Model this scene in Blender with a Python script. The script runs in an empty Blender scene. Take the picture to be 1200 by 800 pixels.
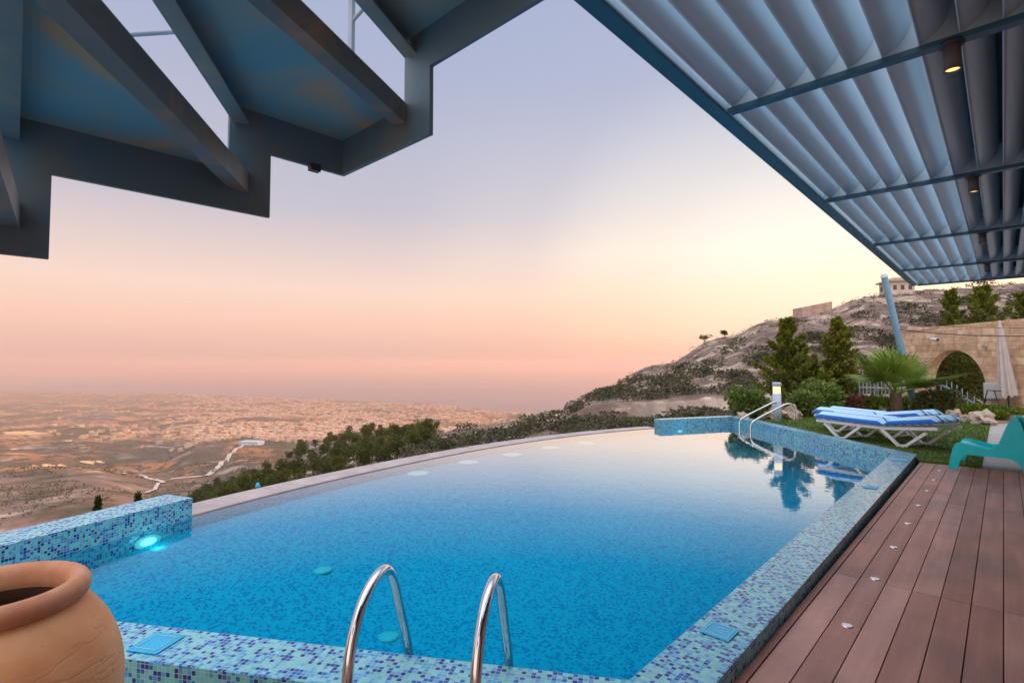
import bpy, bmesh, math, random
from mathutils import Vector, noise
random.seed(7)
S=bpy.context.scene; COL=S.collection
# ------------------------------------------------------------------ measured camera
F=620.; P=math.atan(26/F); YAW=math.atan2(576,F/math.cos(P)); CZ=1.5
Ff=Vector((-math.sin(YAW)*math.cos(P),math.cos(YAW)*math.cos(P),math.sin(P)))
Fr=Vector((math.cos(YAW),math.sin(YAW),0)); Fu=Fr.cross(Ff)
FH=Vector((-math.sin(YAW),math.cos(YAW),0))
def ray(px,py): return Ff+Fr*((px-600)/F)+Fu*((400-py)/F)
def U(px,py,z):                       # point of the horizontal plane z
    d=ray(px,py); t=(z-CZ)/d.z; return Vector((d.x*t,d.y*t,z))
def V(px,py,dist):                    # point at a horizontal forward distance
    d=ray(px,py); t=dist/d.dot(FH); return Vector((d.x*t,d.y*t,CZ+d.z*t))
def W(px,py,p0,p1):                   # point of the vertical plane through p0,p1
    n=Vector((-(p1[1]-p0[1]),p1[0]-p0[0],0)); d=ray(px,py)
    t=(Vector((p0[0],p0[1],0)).dot(n))/d.dot(n); return Vector((d.x*t,d.y*t,CZ+d.z*t))
def LD(lat,fw,z): v=Fr*lat+FH*fw; return Vector((v.x,v.y,z))
# ------------------------------------------------------------------ helpers
def tag(o,label=None,cat=None,group=None,kind=None):
    if label: o['label']=label
    if cat: o['category']=cat
    if group: o['group']=group
    if kind: o['kind']=kind
    return o
def empty(name,loc=(0,0,0),rz=0):
    o=bpy.data.objects.new(name,None); COL.objects.link(o); o.location=loc; o.rotation_euler=(0,0,rz); return o
def copy_tree(o,parent=None):
    c=o.copy(); COL.objects.link(c)
    if parent: c.parent=parent
    for ch in list(o.children): copy_tree(ch,c)
    return c
class MB:
    def __init__(s): s.v=[];s.f=[];s.uv=[];s.sm=[]
    def face(s,pts,uv=None,smooth=False):
        i=len(s.v); s.v+= [tuple(p) for p in pts]; s.f.append(tuple(range(i,i+len(pts)))); s.uv.append(uv or [(p[0],p[1]) for p in pts]); s.sm.append(smooth)
    def add(s,verts,faces,smooth=False,uvs=None):
        i=len(s.v); s.v+=[tuple(p) for p in verts]
        for k,f in enumerate(faces):
            s.f.append(tuple(i+j for j in f)); s.uv.append(uvs[k] if uvs else [(verts[j][0],verts[j][1]) for j in f]); s.sm.append(smooth)
    def box(s,c,size,rz=0,M=None):
        x,y,z=[a/2 for a in size]; vs=[]
        for dx,dy,dz in ((-1,-1,-1),(1,-1,-1),(1,1,-1),(-1,1,-1),(-1,-1,1),(1,-1,1),(1,1,1),(-1,1,1)):
            p=Vector((dx*x,dy*y,dz*z))
            if M: p=M@p
            elif rz: p=Vector((p.x*math.cos(rz)-p.y*math.sin(rz),p.x*math.sin(rz)+p.y*math.cos(rz),p.z))
            vs.append(p+Vector(c))
        s.add(vs,[(0,3,2,1),(4,5,6,7),(0,1,5,4),(1,2,6,5),(2,3,7,6),(3,0,4,7)])
    def beam(s,a,b,w,h,up=(0,0,1)):
        a=Vector(a);b=Vector(b);d=(b-a); L=d.length; d/=L; r=d.cross(Vector(up))
        if r.length<1e-4: r=Vector((1,0,0))
        r.normalize(); u=r.cross(d)
        vs=[p+r*i*w/2+u*j*h/2 for p in (a,b) for i,j in ((-1,-1),(1,-1),(1,1),(-1,1))]
        s.add(vs,[(0,1,2,3),(7,6,5,4),(0,4,5,1),(1,5,6,2),(2,6,7,3),(3,7,4,0)])
    def tube(s,pts,r,n=12,caps=True):
        pts=[Vector(p) for p in pts]; m=len(pts); rr=r if isinstance(r,(list,tuple)) else [r]*m
        up=Vector((0,0,1)); vs=[];prev=None
        for i,p in enumerate(pts):
            t=(pts[min(i+1,m-1)]-pts[max(i-1,0)]).normalized()
            if prev is None:
                a=t.cross(up)
                if a.length<1e-3: a=t.cross(Vector((1,0,0)))
            else: a=prev-t*prev.dot(t)
            a.normalize(); prev=a; b=t.cross(a)
            for k in range(n):
                w=2*math.pi*k/n; vs.append(p+(a*math.cos(w)+b*math.sin(w))*rr[i])
        fs=[(i*n+k,i*n+(k+1)%n,(i+1)*n+(k+1)%n,(i+1)*n+k) for i in range(m-1) for k in range(n)]
        s.add(vs,fs,True)
        if caps: s.add(vs[:n],[tuple(range(n))[::-1]]); s.add(vs[-n:],[tuple(range(n))])
    def lathe(s,prof,n=32,c=(0,0,0)):
        c=Vector(c); vs=[c+Vector((r*math.cos(2*math.pi*k/n),r*math.sin(2*math.pi*k/n),z)) for r,z in prof for k in range(n)]
        s.add(vs,[(i*n+k,i*n+(k+1)%n,(i+1)*n+(k+1)%n,(i+1)*n+k) for i in range(len(prof)-1) for k in range(n)],True)
    def prism(s,poly,z0,z1):
        n=len(poly); a=[(p[0],p[1],z0) for p in poly]; b=[(p[0],p[1],z1) for p in poly]
        s.add(a+b,[tuple(range(n))[::-1],tuple(range(n,2*n))]+[(i,(i+1)%n,n+(i+1)%n,n+i) for i in range(n)])
    def ico(s,c,r,sq=1,sub=2,jit=0.15,seed=0):
        bm=bmesh.new(); bmesh.ops.create_icosphere(bm,subdivisions=sub,radius=1)
        vs=[]
        for v in bm.verts:
            k=1+jit*noise.noise(v.co*1.7+Vector((seed,seed*2,0)))*2
            vs.append(Vector(c)+Vector((v.co.x*r*k,v.co.y*r*k,v.co.z*r*k*sq)))
        fs=[tuple(v.index for v in f.verts) for f in bm.faces]; bm.free(); s.add(vs,fs)
    def build(s,name,mat=None,parent=None,bevel=0,weld=False,obj=True):
        me=bpy.data.meshes.new(name); me.from_pydata(s.v,[],s.f)
        uv=me.uv_layers.new(name='UV'); i=0
        flat=[]
        for u in s.uv:
            for q in u: flat+= [q[0],q[1]]
        uv.data.foreach_set('uv',flat); me.polygons.foreach_set('use_smooth',s.sm)
        if weld:
            bm=bmesh.new(); bm.from_mesh(me); bmesh.ops.remove_doubles(bm,verts=bm.verts,dist=1e-4); bm.to_mesh(me); bm.free()
        me.update()
        if mat: me.materials.append(mat)
        if not obj: return me
        o=bpy.data.objects.new(name,me); COL.objects.link(o)
        if parent: o.parent=parent
        if bevel:
            m=o.modifiers.new('bevel','BEVEL'); m.width=bevel; m.segments=2; m.limit_method='ANGLE'
        return o
# ------------------------------------------------------------------ materials
def nmat(name):
    m=bpy.data.materials.new(name); m.use_nodes=True; nt=m.node_tree
    return m,nt,nt.nodes['Principled BSDF']
def N(nt,t,**kw):
    n=nt.nodes.new(t)
    for k,v in kw.items():
        if k in n.inputs: n.inputs[k].default_value=v
        else: setattr(n,k,v)
    return n
def ramp(nt,stops,interp='LINEAR'):
    r=nt.nodes.new('ShaderNodeValToRGB'); e=r.color_ramp; e.interpolation=interp
    while len(e.elements)<len(stops): e.elements.new(.5)
    for el,(p,c) in zip(e.elements,stops): el.position=p; el.color=(*c,1)
    return r
def math_(nt,op,a=None,b=None,c=None):
    n=nt.nodes.new('ShaderNodeMath'); n.operation=op
    for i,x in enumerate((a,b,c)):
        if x is None: continue
        if isinstance(x,(int,float)): n.inputs[i].default_value=x
        else: nt.links.new(x,n.inputs[i])
    return n.outputs[0]
def mix(nt,fac,a,b,bt='MIX'):
    n=nt.nodes.new('ShaderNodeMix'); n.data_type='RGBA'; n.blend_type=bt
    for i,x in ((0,fac),(6,a),(7,b)):
        if isinstance(x,(int,float)): n.inputs[i].default_value=x
        elif isinstance(x,tuple): n.inputs[i].default_value=(*x,1)
        else: nt.links.new(x,n.inputs[i])
    return n.outputs[2]
def coords(nt,kind='Object',scale=(1,1,1)):
    t=nt.nodes.new('ShaderNodeTexCoord'); m=nt.nodes.new('ShaderNodeMapping'); m.inputs['Scale'].default_value=scale
    nt.links.new(t.outputs[kind],m.inputs['Vector']); return m.outputs[0]
def noisy(name,stops,scale=5,detail=6,rough=.6,metal=0,bump=.1,bscale=None,stretch=(1,1,1),kind='Object',bdist=.02,spec=.5,distort=0):
    m,nt,b=nmat(name); v=coords(nt,kind,stretch)
    n=N(nt,'ShaderNodeTexNoise',Scale=scale,Detail=detail,Roughness=.6,Distortion=distort); nt.links.new(v,n.inputs['Vector'])
    r=ramp(nt,stops); nt.links.new(n.outputs[0],r.inputs[0]); nt.links.new(r.outputs[0],b.inputs['Base Color'])
    b.inputs['Roughness'].default_value=rough; b.inputs['Metallic'].default_value=metal; b.inputs['Specular IOR Level'].default_value=spec
    if bump:
        n2=N(nt,'ShaderNodeTexNoise',Scale=bscale or scale*6,Detail=4.); nt.links.new(v,n2.inputs['Vector'])
        bp=N(nt,'ShaderNodeBump',Strength=bump,Distance=bdist); nt.links.new(n2.outputs[0],bp.inputs['Height']); nt.links.new(bp.outputs[0],b.inputs['Normal'])
    return m
def emit(name,col,st):
    m,nt,b=nmat(name); b.inputs['Base Color'].default_value=(*[c*.8 for c in col],1); b.inputs['Emission Color'].default_value=(*col,1); b.inputs['Emission Strength'].default_value=st; return m
def mosaic(name,pal,size=.0235,rough=.12,grout=(.36,.43,.46),stretch=1.0,var=.25):
    m,nt,b=nmat(name); t=nt.nodes.new('ShaderNodeUVMap')
    sc=N(nt,'ShaderNodeVectorMath',operation='MULTIPLY'); sc.inputs[1].default_value=(1/size/stretch,1/size,0); nt.links.new(t.outputs[0],sc.inputs[0])
    fl=N(nt,'ShaderNodeVectorMath',operation='FLOOR'); nt.links.new(sc.outputs[0],fl.inputs[0])
    wn=N(nt,'ShaderNodeTexWhiteNoise',noise_dimensions='2D'); nt.links.new(fl.outputs[0],wn.inputs['Vector'])
    pos=[];a=0
    for w,c in pal: pos.append((a,c)); a+=w
    r=ramp(nt,pos,'CONSTANT'); nt.links.new(wn.outputs['Value'],r.inputs[0])
    hs=N(nt,'ShaderNodeHueSaturation'); sepc=nt.nodes.new('ShaderNodeSeparateColor'); nt.links.new(wn.outputs['Color'],sepc.inputs[0])
    nt.links.new(math_(nt,'MULTIPLY_ADD',sepc.outputs[1],var,1-var/2),hs.inputs['Value']); nt.links.new(r.outputs[0],hs.inputs['Color'])
    fr=N(nt,'ShaderNodeVectorMath',operation='FRACTION'); nt.links.new(sc.outputs[0],fr.inputs[0]); sp=nt.nodes.new('ShaderNodeSeparateXYZ'); nt.links.new(fr.outputs[0],sp.inputs[0])
    def edge(o): return math_(nt,'LESS_THAN',math_(nt,'ABSOLUTE',math_(nt,'SUBTRACT',o,.5)),.44)
    tile=math_(nt,'MULTIPLY',edge(sp.outputs[0]),edge(sp.outputs[1]))
    c=mix(nt,tile,grout,hs.outputs[0]); nt.links.new(c,b.inputs['Base Color'])
    nt.links.new(math_(nt,'MULTIPLY_ADD',tile,rough-.75,.75),b.inputs['Roughness'])
    # every tile sits at a slightly different tilt
    sub=N(nt,'ShaderNodeVectorMath',operation='SUBTRACT'); nt.links.new(wn.outputs['Color'],sub.inputs[0]); sub.inputs[1].default_value=(.5,.5,.5)
    scl=N(nt,'ShaderNodeVectorMath',operation='SCALE'); scl.inputs['Scale'].default_value=.05; nt.links.new(sub.outputs[0],scl.inputs[0])
    g=nt.nodes.new('ShaderNodeNewGeometry'); ad=N(nt,'ShaderNodeVectorMath',operation='ADD'); nt.links.new(g.outputs['Normal'],ad.inputs[0]); nt.links.new(scl.outputs[0],ad.inputs[1])
    nz=N(nt,'ShaderNodeVectorMath',operation='NORMALIZE'); nt.links.new(ad.outputs[0],nz.inputs[0])
    bp=N(nt,'ShaderNodeBump',Strength=.5,Distance=.002); nt.links.new(tile,bp.inputs['Height']); nt.links.new(nz.outputs[0],bp.inputs['Normal']); nt.links.new(bp.outputs[0],b.inputs['Normal'])
    return m
M={}
AQ=(.18,.54,.56);MI=(.02,.31,.50);BL=(.01,.12,.42);NA=(.003,.035,.21)
M['coping']=mosaic('mosaic_coping',[(.46,AQ),(.28,(.07,.36,.58)),(.13,BL),(.13,NA)],rough=.16)
M['wallmos']=mosaic('mosaic_wall',[(.50,(.11,.50,.53)),(.26,(.05,.30,.48)),(.12,BL),(.12,NA)],rough=.15)
M['floormos']=mosaic('mosaic_floor',[(.70,(.0,.36,.47)),(.30,(.0,.205,.385))],size=.0235,rough=.5,grout=(.0,.36,.47),var=.18)
M['floormos'].node_tree.nodes['Principled BSDF'].inputs['Specular IOR Level'].default_value=0.
M['lid']=noisy('lid_plastic',[(.3,(.0,.36,.62)),(.7,(.02,.42,.68))],8,3,.35,bump=.03)
M['stone_lip']=noisy('lip_stone',[(.3,(.34,.27,.26)),(.7,(.52,.43,.41))],3,8,.55,bump=.15,bscale=60,bdist=.003)
M['steel']=noisy('polished_steel',[(.3,(.62,.60,.60)),(.7,(.75,.73,.72))],4,3,.13,metal=1,bump=.02,bscale=30)
M['stair']=noisy('stair_paint',[(.0,(.13,.21,.27)),(.5,(.11,.21,.28)),(.66,(.18,.22,.23)),(.8,(.28,.21,.14))],3.5,8,.42,bump=.06,bscale=25,bdist=.004,distort=.6)
M['worn']=noisy('worn_angle_iron',[(.25,(.10,.18,.24)),(.5,(.14,.20,.23)),(.62,(.26,.23,.19)),(.78,(.38,.31,.23))],5,9,.5,bump=.15,bscale=40,bdist=.003,distort=.9)
M['stair_plate']=noisy('tread_plate_paint',[(.0,(.12,.42,.58)),(.42,(.15,.44,.60)),(.55,(.24,.44,.50)),(.66,(.52,.40,.20)),(.8,(.20,.42,.54))],3.2,9,.5,bump=.08,bscale=18,bdist=.004,distort=.8)
M['pergola']=noisy('pergola_blue_paint',[(.3,(.035,.12,.185)),(.7,(.05,.15,.22))],5,3,.35,bump=.02)
M['blade']=noisy('blade_paint',[(.3,(.50,.66,.75)),(.7,(.55,.70,.79))],2,3,.38,metal=.2,bump=.0)
M['roofd']=noisy('dark_roof',[(.3,(.03,.03,.035)),(.7,(.05,.05,.055))],3,3,.8)
M['spot']=noisy('spot_body',[(.3,(.12,.10,.10)),(.7,(.15,.13,.125))],6,2,.5)
M['pole']=noisy('pole_paint',[(.3,(.14,.30,.44)),(.7,(.20,.38,.52))],9,5,.4,bump=.05)
M['white']=noisy('white_plastic',[(.3,(.66,.66,.67)),(.7,(.76,.76,.76))],4,3,.4,bump=.02)
M['turq']=noisy('turquoise_plastic',[(.3,(.0,.62,.68)),(.7,(.0,.70,.74))],4,3,.3,bump=.02)
M['terra']=None
M['fence']=noisy('fence_paint',[(.3,(.38,.48,.60)),(.7,(.50,.60,.70))],9,3,.5)
M['rock']=noisy('boulder_stone',[(.25,(.30,.22,.17)),(.5,(.48,.38,.30)),(.75,(.60,.50,.42))],5,8,.9,bump=.6,bscale=14,bdist=.03)
M['bark']=noisy('bark',[(.3,(.07,.045,.03)),(.7,(.14,.09,.06))],8,5,.9,bump=.4,stretch=(1,1,.3))
M['canvas']=noisy('umbrella_canvas',[(.3,(.52,.47,.44)),(.7,(.62,.57,.54))],7,5,.85,bump=.1,bscale=60)
M['dark']=noisy('dark_metal',[(.3,(.05,.05,.06)),(.7,(.08,.08,.09))],7,3,.45,metal=.6)
M['path']=noisy('path_concrete',[(.3,(.30,.28,.26)),(.7,(.42,.39,.36))],3,8,.8,bump=.15,bscale=40,bdist=.004)
M['house']=noisy('house_render',[(.3,(.50,.42,.36)),(.7,(.66,.58,.50))],.3,3,.8,bump=0)
M['roof']=noisy('house_roof',[(.3,(.30,.20,.15)),(.7,(.40,.28,.22))],3,3,.8,bump=0)
M['winglass']=noisy('dark_glass',[(.3,(.02,.03,.04)),(.7,(.04,.05,.06))],3,1,.1,bump=0)
M['track']=noisy('dirt_track',[(.3,(.50,.40,.32)),(.7,(.66,.54,.44))],.05,6,.95,bump=0)
def leafmat(name,stops,scale=1.3,trans=.25):
    m,nt,b=nmat(name); v=coords(nt,'Object'); n=N(nt,'ShaderNodeTexNoise',Scale=scale,Detail=3.); nt.links.new(v,n.inputs['Vector'])
    r=ramp(nt,stops); 
    oi=nt.nodes.new('ShaderNodeObjectInfo'); rp=nt.nodes.new('ShaderNodeNewGeometry')
    k=math_(nt,'ADD',math_(nt,'MULTIPLY',n.outputs[0],.6),math_(nt,'ADD',math_(nt,'MULTIPLY',rp.outputs['Random Per Island'],.3),math_(nt,'MULTIPLY',oi.outputs['Random'],.18)))
    nt.links.new(k,r.inputs[0]); nt.links.new(r.outputs[0],b.inputs['Base Color']); b.inputs['Roughness'].default_value=.6; b.inputs['Specular IOR Level'].default_value=.25
    tr=nt.nodes.new('ShaderNodeBsdfTranslucent'); nt.links.new(r.outputs[0],tr.inputs[0]); ms=N(nt,'ShaderNodeMixShader'); ms.inputs[0].default_value=trans
    nt.links.new(b.outputs[0],ms.inputs[1]); nt.links.new(tr.outputs[0],ms.inputs[2]); nt.links.new(ms.outputs[0],nt.nodes['Material Output'].inputs[0]); return m
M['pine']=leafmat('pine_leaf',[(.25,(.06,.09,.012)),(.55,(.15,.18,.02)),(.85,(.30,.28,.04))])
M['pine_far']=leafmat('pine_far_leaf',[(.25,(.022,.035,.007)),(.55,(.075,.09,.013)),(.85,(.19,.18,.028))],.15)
M['bush']=leafmat('bush_leaf',[(.25,(.05,.10,.03)),(.55,(.15,.21,.04)),(.85,(.42,.46,.13))],3)
M['bushdk']=leafmat('darkbush_leaf',[(.25,(.04,.06,.02)),(.55,(.10,.13,.04)),(.85,(.28,.26,.12))],3)
M['bushred']=leafmat('redbush_leaf',[(.25,(.10,.04,.03)),(.55,(.22,.09,.06)),(.85,(.30,.17,.08))],3)
M['bushlime']=leafmat('limebush_leaf',[(.25,(.08,.13,.01)),(.55,(.16,.24,.02)),(.85,(.30,.38,.05))],3)
M['palm']=leafmat('palm_leaf',[(.25,(.07,.13,.02)),(.55,(.17,.27,.04)),(.85,(.38,.42,.12))],2)
M['scrub']=leafmat('scrub_leaf',[(.2,(.055,.038,.034)),(.40,(.055,.075,.018)),(.58,(.10,.068,.058)),(.74,(.10,.14,.02))],.3,.1)
M['cyp']=leafmat('cypress_leaf',[(.25,(.02,.045,.01)),(.6,(.045,.08,.015)),(.9,(.08,.11,.02))],2)
# terracotta with throwing marks
m,nt,b=nmat('terracotta'); v=coords(nt); n=N(nt,'ShaderNodeTexNoise',Scale=3.,Detail=8.,Distortion=.4); nt.links.new(v,n.inputs['Vector'])
r=ramp(nt,[(.3,(.56,.20,.075)),(.5,(.70,.31,.13)),(.72,(.80,.44,.23))]); nt.links.new(n.outputs[0],r.inputs[0])
n3=N(nt,'ShaderNodeTexNoise',Scale=28.,Detail=5.); nt.links.new(v,n3.inputs['Vector']); r3=ramp(nt,[(.24,(.5,.38,.32)),(.34,(1,1,1))]); nt.links.new(n3.outputs[0],r3.inputs[0])
nt.links.new(mix(nt,.6,r.outputs[0],r3.outputs[0],'MULTIPLY'),b.inputs['Base Color']); b.inputs['Roughness'].default_value=.75
v2=coords(nt,'Object',(1.2,1.2,22)); n2=N(nt,'ShaderNodeTexNoise',Scale=1.,Detail=3.,Distortion=.3); nt.links.new(v2,n2.inputs['Vector'])
v4=coords(nt,'Object',(1,1,4)); n4=N(nt,'ShaderNodeTexVoronoi',Scale=2.6,feature='DISTANCE_TO_EDGE'); n5=N(nt,'ShaderNodeTexNoise',Scale=3.); nt.links.new(v4,n5.inputs['Vector'])
nt.links.new(mix(nt,.35,v4,n5.outputs['Color']),n4.inputs['Vector']); crack=ramp(nt,[(.0,(0,0,0)),(.018,(1,1,1))]); nt.links.new(n4.outputs[0],crack.inputs[0])
h=math_(nt,'ADD',math_(nt,'MULTIPLY',n2.outputs[0],.7),math_(nt,'ADD',math_(nt,'MULTIPLY',crack.outputs[0],.25),math_(nt,'MULTIPLY',n3.outputs[0],.12)))
bp=N(nt,'ShaderNodeBump',Strength=.38,Distance=.009); nt.links.new(h,bp.inputs['Height']); nt.links.new(bp.outputs[0],b.inputs['Normal']); M['terra']=m
# deck boards
m,nt,b=nmat('deck_composite'); v=coords(nt,'Object',(6,.5,1)); n=N(nt,'ShaderNodeTexNoise',Scale=2.,Detail=8.); nt.links.new(v,n.inputs['Vector'])
g=nt.nodes.new('ShaderNodeNewGeometry')
r=ramp(nt,[(.28,(.31,.13,.095)),(.5,(.43,.20,.155)),(.75,(.56,.29,.235))]); nt.links.new(math_(nt,'ADD',math_(nt,'MULTIPLY',n.outputs[0],.62),math_(nt,'MULTIPLY',g.outputs['Random Per Island'],.40)),r.inputs[0])
vs=coords(nt,'Object',(1,1,1)); ns=N(nt,'ShaderNodeTexNoise',Scale=1.6,Detail=7.); nt.links.new(vs,ns.inputs['Vector']); rs=ramp(nt,[(.32,(.72,.73,.76)),(.5,(1,1,1)),(.66,(1.16,1.14,1.12))]); nt.links.new(ns.outputs[0],rs.inputs[0])
nt.links.new(mix(nt,1.,r.outputs[0],rs.outputs[0],'MULTIPLY'),b.inputs['Base Color']); nt.links.new(math_(nt,'MULTIPLY_ADD',ns.outputs[0],.25,.40),b.inputs['Roughness'])
w=N(nt,'ShaderNodeTexWave',Scale=33.,bands_direction='X',Distortion=.0); nt.links.new(coords(nt),w.inputs['Vector'])
bp=N(nt,'ShaderNodeBump',Strength=.35,Distance=.002); nt.links.new(w.outputs[0],bp.inputs['Height']); nt.links.new(bp.outputs[0],b.inputs['Normal']); M['deck']=m
# lawn
m,nt,b=nmat('grass'); v=coords(nt); n=N(nt,'ShaderNodeTexNoise',Scale=1.2,Detail=5.); nt.links.new(v,n.inputs['Vector']); n2=N(nt,'ShaderNodeTexNoise',Scale=90.,Detail=3.); nt.links.new(v,n2.inputs['Vector'])
r=ramp(nt,[(.3,(.055,.10,.008)),(.7,(.12,.19,.015))]); nt.links.new(math_(nt,'MULTIPLY_ADD',n2.outputs[0],.6,math_(nt,'MULTIPLY',n.outputs[0],.4)),r.inputs[0]); nt.links.new(r.outputs[0],b.inputs['Base Color']); b.inputs['Roughness'].default_value=.9
bp=N(nt,'ShaderNodeBump',Strength=.9,Distance=.02); nt.links.new(n2.outputs[0],bp.inputs['Height']); nt.links.new(bp.outputs[0],b.inputs['Normal']); M['lawn']=m
# ashlar wall
m,nt,b=nmat('sandstone_ashlar'); t=nt.nodes.new('ShaderNodeUVMap'); br=N(nt,'ShaderNodeTexBrick',Scale=1.); br.inputs['Brick Width'].default_value=.42; br.inputs['Row Height'].default_value=.21; br.inputs['Mortar Size'].default_value=.006; br.offset=.37; br.squash=1.4; br.squash_frequency=3
br.inputs['Color1'].default_value=(.66,.43,.27,1); br.inputs['Color2'].default_value=(.90,.68,.48,1); br.inputs['Mortar'].default_value=(.48,.31,.20,1); nt.links.new(t.outputs[0],br.inputs['Vector'])
n=N(nt,'ShaderNodeTexNoise',Scale=6.,Detail=8.); nt.links.new(t.outputs[0],n.inputs['Vector']); r=ramp(nt,[(.3,(.72,.66,.62)),(.7,(1.1,1.08,1.05))]); nt.links.new(n.outputs[0],r.inputs[0])
nt.links.new(mix(nt,1.,br.outputs[0],r.outputs[0],'MULTIPLY'),b.inputs['Base Color']); b.inputs['Roughness'].default_value=.9
bp=N(nt,'ShaderNodeBump',Strength=.6,Distance=.02); nt.links.new(math_(nt,'SUBTRACT',math_(nt,'MULTIPLY',n.outputs[0],.4),br.outputs['Fac']),bp.inputs['Height']); nt.links.new(bp.outputs[0],b.inputs['Normal']); M['ashlar']=m
# striped mattress : u across the pad
m,nt,b=nmat('striped_mattress'); t=nt.nodes.new('ShaderNodeUVMap'); sp=nt.nodes.new('ShaderNodeSeparateXYZ'); nt.links.new(t.outputs[0],sp.inputs[0])
r=ramp(nt,[(0,(.01,.13,.48)),(.035,(.46,.70,.86)),(.20,(.01,.13,.48)),(.27,(.46,.70,.86)),(.42,(.01,.13,.48)),(.54,(.46,.70,.86)),(.75,(.01,.13,.48)),(.82,(.46,.70,.86)),(.985,(.01,.13,.48))],'CONSTANT'); nt.links.new(sp.outputs[0],r.inputs[0]); nt.links.new(r.outputs[0],b.inputs['Base Color']); b.inputs['Roughness'].default_value=.8; M['mattress']=m
# water
m,nt,b=nmat('water_surface'); nt.nodes.remove(b); tr=nt.nodes.new('ShaderNodeBsdfTransparent'); tr.inputs[0].default_value=(.40,.84,.95,1); gl=nt.nodes.new('ShaderNodeBsdfGlossy'); gl.inputs['Roughness'].default_value=.0
gl.inputs[0].default_value=(1,1,1,1)
v=coords(nt,'Object',(1,1,1)); n=N(nt,'ShaderNodeTexNoise',Scale=5.,Detail=4.); nt.links.new(v,n.inputs['Vector']); bp=N(nt,'ShaderNodeBump',Strength=.16,Distance=.008); nt.links.new(n.outputs[0],bp.inputs['Height']); nt.links.new(bp.outputs[0],gl.inputs['Normal'])
fn=N(nt,'ShaderNodeFresnel',IOR=1.33); nt.links.new(bp.outputs[0],fn.inputs['Normal']); g=nt.nodes.new('ShaderNodeNewGeometry'); fac=math_(nt,'MULTIPLY',fn.outputs[0],math_(nt,'SUBTRACT',1.,g.outputs['Backfacing']))
cur=ramp(nt,[(.0,(0,0,0)),(.06,(.006,)*3),(.13,(.014,)*3),(.20,(.14,)*3),(.28,(.42,)*3),(.40,(.76,)*3),(.65,(.94,)*3),(1,(1,1,1))]); nt.links.new(fac,cur.inputs[0]); ms=nt.nodes.new('ShaderNodeMixShader'); nt.links.new(cur.outputs[0],ms.inputs[0]); nt.links.new(tr.outputs[0],ms.inputs[1]); nt.links.new(gl.outputs[0],ms.inputs[2]); nt.links.new(ms.outputs[0],nt.nodes['Material Output'].inputs[0]); M['water']=m
M['sea']=noisy('sea_water',[(.3,(.10,.10,.12)),(.7,(.13,.12,.14))],.001,3,.45,bump=0)
# ------------------------------------------------------------------ pool
WZ=-.12; CT=.084; FL=-1.45
def ins(p,q,r): return p
C0=Vector((-5.45,-.42)); C1=Vector((-1.27,2.14)); C2=Vector((-1.33,10.29)); C3=Vector((-5.37,14.42)); C4=U(779,491,CT).xy
L1=Vector((-6.33,1.85))
edge=[U(*q,WZ).xy for q in ((227,606),(262,595.5),(300,585),(350,572.5),(400,561),(450,549.5),(500,539),(540,531),(572,525),(610,519),(650,513),(700,507),(735,504),(770,501.7))]
edge[0]=L1.copy(); 
# smooth the arc
for _ in range(3):
    e2=[edge[0]]+[(edge[i-1]+edge[i]*2+edge[i+1])/4 for i in range(1,len(edge)-1)]+[edge[-1]]; edge=e2
C4=edge[-1]+ (edge[-1]-edge[-2]).normalized()*.15
fine=[]
for i in range(len(edge)-1):
    for k in range(4):
        p0=edge[max(i-1,0)];p1=edge[i];p2=edge[i+1];p3=edge[min(i+2,len(edge)-1)];t=k/4
        fine.append(.5*((2*p1)+(p2-p0)*t+(2*p0-5*p1+4*p2-p3)*t*t+(3*p1-p0-3*p2+p3)*t**3))
fine.append(edge[-1])
outline=[C0,C1,C2,C3,C4]+fine[::-1][1:]      # counter-clockwise
pool=empty('swimming_pool',(0,0,0)); tag(pool,'blue mosaic infinity pool filling the terrace','swimming pool')
def dirn(a,b): return (b-a).normalized()
def left(d): return Vector((-d.y,d.x))
def vwall(mb,pts,z0,z1):
    s=0
    for a,b in zip(pts,pts[1:]):
        L=(b-a).length; mb.face([(a.x,a.y,z0),(b.x,b.y,z0),(b.x,b.y,z1),(a.x,a.y,z1)],[(s,z0),(s+L,z0),(s+L,z1),(s,z1)]); s+=L
mb=MB(); vwall(mb,[C4]+fine[::-1][1:],FL,WZ-.006); mb.build('pool_wall',M['floormos'],pool)
def pz(x,y):
    dd=min((x-p.x)**2+(y-p.y)**2 for p in fine)**.5; t=min(1,dd/3.2); t=t*t*(3-2*t); return -.24-.42*t
def inside(x,y,poly):
    c=False;j=len(poly)-1
    for i in range(len(poly)):
        if (poly[i][1]>y)!=(poly[j][1]>y) and x<(poly[j][0]-poly[i][0])*(y-poly[i][1])/(poly[j][1]-poly[i][1])+poly[i][0]: c=not c
        j=i
    return c
mb=MB(); cc=Vector((-3.6,6.5)); ex=[cc+(p-cc)*(1+.12/(p-cc).length) for p in outline]; g_=.12; gx=[-8+g_*i for i in range(60)]; gy=[-1+g_*i for i in range(140)]
vs=[(x,y,pz(x,y)) for y in gy for x in gx]; n_=len(gx); fs=[]
for jj in range(len(gy)-1):
    for ii in range(n_-1):
        if inside(gx[ii]+g_/2,gy[jj]+g_/2,ex): fs.append((jj*n_+ii,jj*n_+ii+1,(jj+1)*n_+ii+1,(jj+1)*n_+ii))
mb.add(vs,fs,True); mb.build('pool_floor',M['floormos'],pool)
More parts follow.
